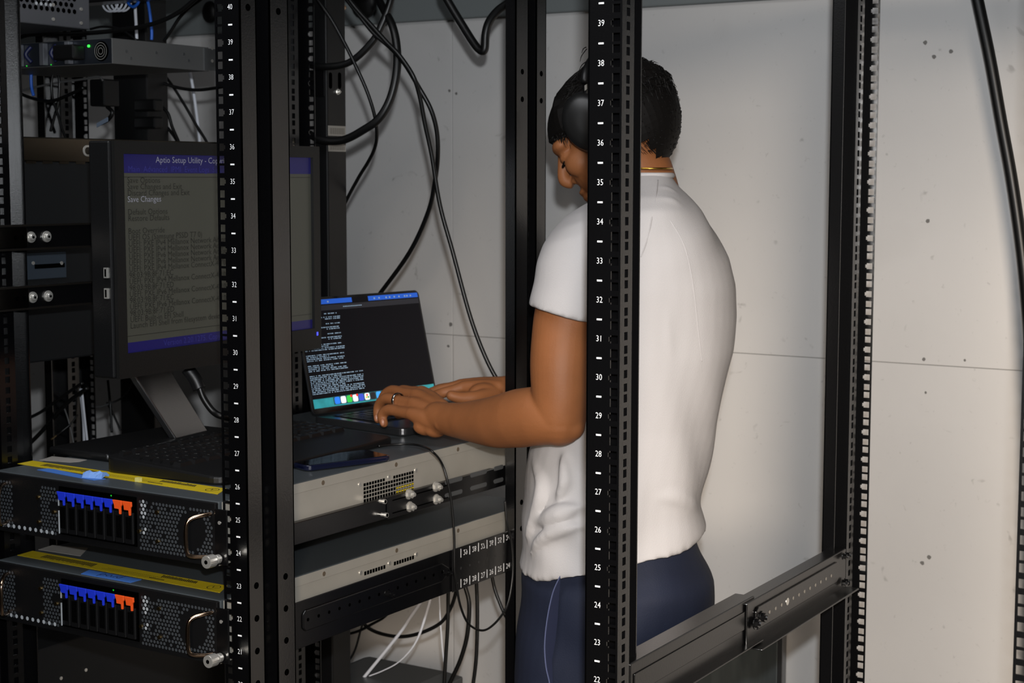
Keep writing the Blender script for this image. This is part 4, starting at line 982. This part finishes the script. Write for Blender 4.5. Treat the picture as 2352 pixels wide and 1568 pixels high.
# ---- trousers
m = MB()
PR = [(1165, 1230, 1585, .135), (1215, 1222, 1595, .145), (1262, 1214, 1612, .150), (1296, 1206, 1628, .157), (1320, 1197, 1637, .165), (1390, 1192, 1634, .165), (1460, 1186, 1618, .16), (1540, 1180, 1600, .155), (1620, 1180, 1585, .15)]
m.loft([ringpts(*r) for r in PR])
fp, lp_ = (-R0*.956+FWH*.292), (-FWH*.956-R0*.292)
hipc = dep(1392, 1560, PZ)
legs = []
for s in (1, -1):
    hx = hipc+lp_*(.088*s); hx.z = hipc.z
    kn = hx+fp*.02; an = hx-fp*.015+lp_*(.02*s)
    rg = []
    for zz, rr, cc in ((hipc.z+.02, .098, hx), (.72, .092, hx), (.55, .076, kn), (.42, .070, kn), (.22, .062, an), (.06, .066, an)):
        rg.append([Vector((cc.x, cc.y, zz))+(fp*math.cos(q)+lp_*math.sin(q)*.95)*rr for q in [2*math.pi*j/24 for j in range(24)]])
    m.loft(rg[::-1]); legs.append(an)
for a, b, r in (((1440, 1330), (1600, 1260), .012), ((1230, 1420), (1330, 1330), .006), ((1470, 1470), (1590, 1390), .010)):
    pass
def pwrinkle(co, no):
    u = co@np.array(R0); v = co[:, 2]
    return co+no*(.0022*np.sin((u*.9+v*.7)*38+1.8*np.sin(v*13))+.0015*np.sin((u-v*.6)*60))[:, None]
remesh(m, 'trousers', M_PANTS, per, .005, 8, post=pwrinkle)
# pocket with zip
def pn_(x, y, o=0):
    ys = [r[0] for r in PR]; xl, xr, B = (float(np.interp(y, ys, [r[i] for r in PR])) for i in (1, 2, 3))
    t = max(-1, min(1, (x-(xl+xr)/2)/((xr-xl)/2))); return dep(x, y, PZ-B*(max(0, 1-abs(t)**2.25))**(1/2.25)-o)
a_ = [(1287, 1322), (1270, 1360), (1257, 1420), (1251, 1480), (1254, 1530), (1262, 1568), (1268, 1620)]
b_ = [(1288, 1322), (1284, 1370), (1281, 1420), (1276, 1470), (1268, 1515), (1270, 1568), (1274, 1620)]
pk = MB()
for i in range(len(a_)-1):
    pk.quad(pn_(*a_[i], .0035), pn_(*b_[i], .0035), pn_(*b_[i+1], .0035), pn_(*a_[i+1], .0035))
pk.build('pocket_opening', mat('pocket_dark', '0d1530', .8), per)
MB().tube([pn_(x, y, .004) for x, y in a_], .0010, n=6).build('pocket_piping', mat('pocket_edge', '4a5170', .6), per)
MB().tube([pn_(x, y, .003) for x, y in ((1230, 1287), (1260, 1286), (1289, 1287), (1290, 1300), (1288, 1322))], .0006, n=6).build('trouser_seam', mat('seam_navy', '141b30', .7), per)
MB().tube([pn_(x, y, .003) for x, y in ((1455, 1280), (1490, 1272), (1535, 1262), (1560, 1255))], .0006, n=6).build('trouser_seam', MATS['seam_navy'], per)
for an in legs:
    sh = MB(); rg = []
    for d, wd, h in ((-.085, .028, .03), (-.06, .038, .06), (0, .042, .085), (.06, .044, .07), (.12, .046, .05), (.17, .036, .035), (.185, .018, .02)):
        c = Vector((an.x, an.y, 0))+fp*d
        rg.append([c+lp_*(math.cos(q)*wd)+Z*max(.0, (math.sin(q)*.5+.5)*h*1.05) for q in [2*math.pi*j/16 for j in range(16)]])
    sh.loft(rg).build('shoe', mat('dark_shoe', '1b1b1d', .6), per, smooth=True)
# ---- shirt
m = MB()
m.loft([ringpts(*r, tilt=TILT.get(r[0], 0)) for r in RS])
def sring(cx, cy, d, hw, hd, tilt, n=28):
    c = dep(cx, cy, d); return [c+R0*(math.cos(q)*hw)+FWH*(math.sin(q)*hd)+Z*(math.cos(q)*hw*tilt) for q in [2*math.pi*j/n for j in range(n)]]
m.loft([sring(1400, 450, 2.48, .034, .05, .3), sring(1382, 470, 2.455, .055, .066, .35), sring(1362, 495, 2.435, .063, .074, .40), sring(1342, 530, 2.42, .062, .075, .35), sring(1326, 585, 2.41, .060, .074, .2), sring(1316, 640, 2.405, .057, .072, .05), sring(1306, 690, 2.40, .057, .072, -.12), sring(1300, 722, 2.40, .0565, .073, -.22)])
# far sleeve
m.loft([sring(1500, 480, 2.70, .05, .06, .3), sring(1490, 540, 2.74, .06, .07, .2), sring(1480, 620, 2.77, .058, .068, .1), sring(1470, 720, 2.79, .056, .066, 0)])
# folds
def fold(pts, r, emb=.6):
    P = [near(x, y, r*(1-2*emb)) for x, y in pts]; c = catmull(P, 6)
    k = len(c); m.tube(c, [max(.0015, r*math.sin(math.pi*min(.98, max(.02, i/(k-1))))) for i in range(k)], n=10, smooth=False)
fold([(1218, 1200), (1260, 1190), (1310, 1170), (1345, 1160)], .012)
fold([(1215, 1270), (1250, 1232), (1300, 1214), (1345, 1208)], .009)
fold([(1225, 1060), (1245, 1120), (1225, 1190), (1205, 1240)], .014)
fold([(1290, 1040), (1300, 1100), (1280, 1150)], .012)
fold([(1470, 1150), (1530, 1140), (1580, 1155), (1606, 1172)], .020)
fold([(1510, 1060), (1560, 1110), (1600, 1140)], .014)
fold([(1580, 620), (1600, 720), (1615, 840), (1610, 960)], .014)
fold([(1530, 640), (1535, 760), (1540, 900), (1530, 1020)], .010)
fold([(1500, 430), (1540, 440), (1580, 470)], .006)
fold([(1500, 455), (1550, 470), (1600, 520)], .008)
def wrinkle(co, no):
    u = co@np.array(R0); v = co[:, 2]; d = co@np.array(FWH)
    low = np.clip((1.52-v)/.35, 0, 1)
    a = .0034*np.sin(u*64+2.2*np.sin(v*11+d*9))*low+.0016*np.sin(u*31-v*27+1.6*np.sin(v*19+u*8))*low
    b = .0016*np.sin((v+u*.55)*75+1.5*np.sin(u*21))*np.clip((1.20-v)/.10, 0, 1)
    c = .0012*np.sin((v*.8-u)*60+np.sin(d*25)*1.5)*np.clip((v-1.45)/.1, 0, 1)
    return co+no*(a+b+c)[:, None]
sh = remesh(m, 'tshirt', M_SHIRT, per, .0042, 12, post=wrinkle)
from mathutils.bvhtree import BVHTree
_o = ORIG[per.name]
_t = BVHTree.FromPolygons([v.co+_o for v in sh.data.vertices], [tuple(p.vertices) for p in sh.data.polygons])
def hitshirt(x, y, back=.0004):
    h_ = _t.ray_cast(CAM, ray(x, y).normalized())[0]
    return (h_ if h_ else near(x, y)) - ray(x, y).normalized()*back*-.6
for pts in ([(1511, 414), (1506, 450), (1497, 500), (1486, 550), (1472, 590)], [(1519, 478), (1545, 515), (1570, 560), (1584, 610), (1594, 670), (1604, 760), (1612, 830)]):
    MB().tube([hitshirt(x, y) for x, y in pts], .0010, n=6, sub=12).build('seam', M_SHIRT, sh, smooth=True)
# sleeve hem band and shirt hem band
def hemband(ring, r, name):
    rr = ring+[ring[0]]
    MB().tube(rr, r, n=8, smooth=False).build(name, M_SHIRT, sh, smooth=True)
hemband(ringpts(403, 1438, 1543, .062), .0045, 'collar')
# ---- body (one continuous skin mesh)
m = MB()
m.loft([ringpts(r[0], *r[1:], k=.80) for r in RS[2:]])
ang, pit = math.radians(18), math.radians(30)
f0 = -R0*math.cos(ang)+FWH*math.sin(ang)
hl = Z.cross(f0); hf = f0*math.cos(pit)-Z*math.sin(pit); hu = Z*math.cos(pit)+f0*math.sin(pit)
HC = dep(1396, 287, 2.585)
def hp(f, l, u): return HC+hf*f+hl*l+hu*u
def he(f, l, u, a, b, c): m.ell(hp(f, l, u), hf*a, hl*b, hu*c, 24, 16)
he(-.016, 0, .002, .096, .075, .078)      # cranium
he(.030, 0, -.040, .060, .060, .078)      # face
he(.012, 0, -.070, .058, .056, .046)      # jaw
he(.066, 0, -.104, .026, .029, .024)      # chin
he(.072, 0, .004, .024, .056, .018)       # brow
for s in (1, -1):
    he(.058, .040*s, -.034, .026, .020, .022)   # cheekbone
    he(.083, .010*s, -.051, .011, .008, .007)   # nostril wing
    he(.072, .032*s, -.016, .016, .016, .011)   # eyelid
    he(-.004, .074*s, -.022, .017, .008, .030)  # ear
m.tube([hp(.083, 0, .004), hp(.096, 0, -.018), hp(.105, 0, -.040), hp(.095, 0, -.052)], [.007, .0085, .0105, .009], n=12)
he(.081, 0, -.073, .013, .023, .0065); he(.079, 0, -.084, .013, .021, .0075)
limb(m, [(1446, 320, 2.585, .054), (1456, 365, 2.58, .0525), (1474, 410, 2.575, .0525), (1484, 470, 2.57, .058)])
# near arm
limb(m, [(1345, 575, 2.43, .044), (1318, 640, 2.41, .048), (1300, 740, 2.40, .0485), (1290, 830, 2.39, .0465), (1288, 905, 2.39, .0435), (1284, 962, 2.395, .0400)])
limb(m, [(1284, 960, 2.395, .0400), (1243, 955, 2.412, .0440), (1195, 960, 2.445, .0445), (1145, 968, 2.485, .0405), (1100, 968, 2.525, .0345), (1062, 966, 2.558, .0290), (1030, 962, 2.585, .0262), (1005, 958, 2.605, .0250)])
ell3(m, 1310, 978, 2.385, .022, .022, .022)     # elbow point
ell3(m, 1012, 972, 2.575, .011, .012, .010)     # wrist bone
def hand(base, knk, fingers, thumb, rp):
    for (b, k) in zip(base, knk): limb(m, [(*b, rp*1.05), ((b[0]+k[0])/2, (b[1]+k[1])/2, (b[2]+k[2])/2, rp), (*k, .0112)], 14)
    for f in fingers:
        limb(m, [(*f[0], .0105), (*[(f[0][i]+f[1][i])/2 for i in range(3)], .0092), (*f[1], .0096), (*f[2], .0083), (*f[3], .0074)], 14)
    limb(m, [(*thumb[0], .015), (*thumb[1], .0125), (*thumb[2], .0108), (*thumb[3], .0090)], 14)
K = [(946, 950, 2.620), (950, 926, 2.640), (957, 907, 2.665), (968, 900, 2.690)]
hand([(1016, 974, 2.590), (1016, 962, 2.600), (1014, 950, 2.612), (1012, 940, 2.625)], K,
     [[K[0], (893, 941, 2.660), (877, 953, 2.670), (882, 972, 2.665)],
      [K[1], (886, 915, 2.690), (869, 934, 2.705), (868, 962, 2.703)],
      [K[2], (900, 897, 2.720), (880, 912, 2.735), (874, 944, 2.735)],
      [K[3], (922, 897, 2.745), (902, 912, 2.760), (896, 946, 2.760)]],
     [(1005, 945, 2.645), (970, 943, 2.710), (938, 945, 2.740), (915, 950, 2.750)], .0165)
ell3(m, 985, 980, 2.61, .026, .015, .016)      # palm edge
ell3(m, 1000, 988, 2.60, .018, .012, .014)
# far arm and hand
limb(m, [(1490, 560, 2.75, .050), (1478, 760, 2.80, .046), (1462, 930, 2.84, .041)])
limb(m, [(1462, 930, 2.84, .041), (1390, 925, 2.86, .042), (1300, 912, 2.865, .036), (1215, 900, 2.86, .0275), (1160, 897, 2.855, .0265)])
K2 = [(1062, 890, 2.93), (1058, 884, 2.905), (1058, 884, 2.88), (1066, 888, 2.855)]
hand([(1150, 888, 2.875), (1150, 884, 2.865), (1148, 886, 2.85), (1146, 892, 2.84)], K2,
     [[K2[0], (1015, 898, 2.945), (990, 912, 2.95), (980, 928, 2.95)],
      [K2[1], (1008, 894, 2.92), (980, 908, 2.93), (970, 926, 2.93)],
      [K2[2], (1005, 896, 2.89), (975, 908, 2.90), (962, 926, 2.90)],
      [K2[3], (1018, 902, 2.85), (990, 912, 2.86), (975, 930, 2.86)]],
     [(1135, 906, 2.83), (1098, 912, 2.80), (1062, 914, 2.79), (1036, 908, 2.785)], .0150)
ell3(m, 1112, 902, 2.83, .028, .018, .020)
body = remesh(m, 'body', M_SKIN, per, .0026, 5, .5)
# eyes, brows, lashes
for s in (1, -1):
    MB().tube([hp(.086, .014*s, .016), hp(.086, .032*s, .020), hp(.074, .050*s, .015)], [.003, .004, .002], n=8).build('eyebrow', M_HAIR, body, smooth=True)
    MB().tube([hp(.0880, .018*s, -.022), hp(.0895, .032*s, -.025), hp(.0790, .047*s, -.021)], [.0012, .0018, .0008], n=6).build('eyelashes', M_HAIR, body, smooth=True)
    MB().ell(hp(.0735, .032*s, -.018), hf*.0125, hl*.0125, hu*.0125).build('eye', mat('eye_white', 'c9c2ba', .25), body, smooth=True)
# finger nails of the near hand
for f in ((882, 972, 2.659), (868, 962, 2.697)):
    MB().ell(dep(f[0]-3, f[1]-2, f[2]-.004), RT*.004, UP*.006, FW*.002).build('fingernail', mat('nail', '8d5c42', .4), body, smooth=True)
# ---- hair
random.seed(21)
hc = MB(); NU, NV = 48, 30; ctr = (-.016, 0, .002)
def SU(u): return .078 if u > 0 else .096
def hs(q, t, k=1.0):
    f, l, u = math.cos(t)*math.cos(q), math.cos(t)*math.sin(q), math.sin(t)
    return f, l, u
def keep(f, l, u):
    if u < -.97: return False
    if f > .1 and u < .30-.25*abs(l): return False
    if f > -.25 and u < -.12: return False
    if u < -.6 and f > -.35: return False
    return True
grid = {}
for i in range(NV+1):
    t = -math.pi/2+math.pi*i/NV
    for j in range(NU):
        q = 2*math.pi*j/NU; f, l, u = hs(q, t)
        th = .010+(.005 if u > .2 else 0)+(.004 if f > .5 else 0)+.004*math.sin(7*q+3*t)*max(0, u)
        if u < -.1: th = .010 if f < 0 else .0045
        grid[i, j] = hp(ctr[0]+f*(.094+th), l*(.075+th), ctr[2]+u*(SU(u)+th))
for i in range(NV):
    for j in range(NU):
        t = -math.pi/2+math.pi*(i+.5)/NV; q = 2*math.pi*(j+.5)/NU
        if keep(*hs(q, t)): hc.quad(grid[i, j], grid[i, (j+1) % NU], grid[i+1, (j+1) % NU], grid[i+1, j])
hair = hc.build('hair', M_HAIR, per, smooth=True)
sd_ = MB(); nst = 0
while nst < 2600:
    u = random.uniform(-.85, 1); q = random.uniform(0, 2*math.pi); c = math.sqrt(max(0, 1-u*u)); f, l = c*math.cos(q), c*math.sin(q)
    if not keep(f, l, u): continue
    nst += 1
    top = u > .05
    th = (.008+(.004 if u > .2 else 0)) if u > -.1 else .006
    p = hp(ctr[0]+f*(.094+th), l*(.075+th), ctr[2]+u*(SU(u)+th))
    nrm = (hf*f/.094+hl*l/.075+hu*u/.094).normalized()
    if top: d = hf*(.9 if f > -.2 else -.2)-hu*(.55 if f > .2 else .15)+hl*random.uniform(-.5, .5)+hf*random.uniform(-.2, .2); L = random.uniform(.014, .030); lift = .08
    else: d = -hu+hl*random.uniform(-.25, .25)-hf*.15; L = random.uniform(.005, .012); lift = .35
    d = (d-nrm*d.dot(nrm)).normalized()
    a = p-nrm*.004; b = p+d*L*.5+nrm*L*(lift+.06); e = p+d*L+nrm*L*random.uniform(-.15, lift)
    sd_.tube([a, b, e], [.0009, .0008, .0002], n=3, smooth=False)
sd_.build('hair_strands', M_HAIR, hair)['kind'] = 'stuff'
sd2 = MB()
for k in range(1500):   # short clipped hair at the nape and sides
    u = random.uniform(-.98, .05); q = random.uniform(0, 2*math.pi); c = math.sqrt(max(0, 1-u*u)); f, l = c*math.cos(q), c*math.sin(q)
    if f > -.1 and u < -.1: continue
    p = hp(ctr[0]+f*.097, l*.078, ctr[2]+u*.097); nrm = (hf*f+hl*l+hu*u*.9).normalized()
    d = (-hu-hf*.3+hl*random.uniform(-.3, .3)); d = (d-nrm*d.dot(nrm)).normalized(); L = random.uniform(.005, .011)
    sd2.tube([p-nrm*.002, p+d*L+nrm*.002], [.0006, .0002], n=3, smooth=False)
sd2.build('clipped_hair', M_HAIRB, hair)['kind'] = 'stuff'
fl = MB()
for a in ([(1347, 108), (1340, 112), (1336, 122)], [(1348, 112), (1336, 128), (1332, 142)], [(1349, 140), (1336, 150), (1328, 168)], [(1349, 143), (1338, 156), (1330, 172)]):
    fl.tube([dep(x, y, 2.53) for x, y in a], [.0008, .0007, .0003], n=4)
fl.build('stray_hair', M_HAIR, hair)['kind'] = 'stuff'
# ---- headphones
hd = thing('headphones', 'black over-ear headphones worn by the person', 'headphones', hp(0, 0, -.06))
bu = hu*math.cos(.50)-hf*math.sin(.50)
for s in (1, -1):
    c = hp(.004, .088*s, .004); n_ = hl*s
    def disc(r, d, e=1.12): return [c+n_*d+(hf*math.cos(q)*r*.92+hu*math.sin(q)*r*e) for q in [2*math.pi*j/28 for j in range(28)]]
    MB().loft([disc(.036, -.012), disc(.043, -.008), disc(.044, .004), disc(.040, .006)]).build('ear_cushion', mat('soft_black_pad', '0c0c0c', .7), hd, smooth=True)
    MB().loft([disc(.041, .005), disc(.043, .010), disc(.040, .020), disc(.030, .026), disc(.012, .028)]).build('ear_cup', mat('matte_black_cup', '121212', .4), hd, smooth=True)
    MB().tube([c+n_*.012+bu*.040, c+n_*.010+bu*.054, c+n_*.004+bu*.068], [.006, .0075, .0075], n=10).build('slider_arm', M_BLKP, hd, smooth=True)
    MB().obox(c+n_*.0185+bu*.052, hf*.0022, bu*.004, n_*.0015).build('hinge_pin', M_CHROME, hd)
bp_ = [hp(.004, .098*math.cos(q), .004)+bu*(.058+.040*math.sin(q)) for q in [math.pi*j/16 for j in range(17)]]
MB().tube(bp_, .0085, n=10, sub=2, flat=1.7).build('headband', M_BLKP, hd, smooth=True)
# ---- necklace and ring
tag(MB().tube([p+Z*.006 for p in ringpts(396, 1436, 1543, .062, k=1.0)]+[ringpts(396, 1436, 1543, .062)[0]+Z*.006], .0014, n=6, smooth=False).build('necklace', mat('gold', 'c8a040', .25, metal=1), smooth=True), 'thin gold chain around the neck above the shirt collar', 'necklace')
rc_ = dep(914, 919, 2.668); rd = (dep(*(886, 915, 2.69))-dep(*K[1])).normalized(); ra_, rb_ = frame(rd)
rg = MB()
for rr_, wd in ((.0113, .0026),):
    rings = []
    for j in range(28):
        q = 2*math.pi*j/28; n_ = ra_*math.cos(q)+rb_*math.sin(q)
        rings.append([rc_+n_*rr_-rd*wd, rc_+n_*(rr_+.0014)-rd*wd*.8, rc_+n_*(rr_+.0014)+rd*wd*.8, rc_+n_*rr_+rd*wd])
    rings.append(rings[0]); rg.loft(rings, cap=False)
tag(rg.build('finger_ring', mat('ring_silver', 'b9b7b2', .15, metal=1), smooth=True), 'silver ring with dark band on the near hand', 'ring')
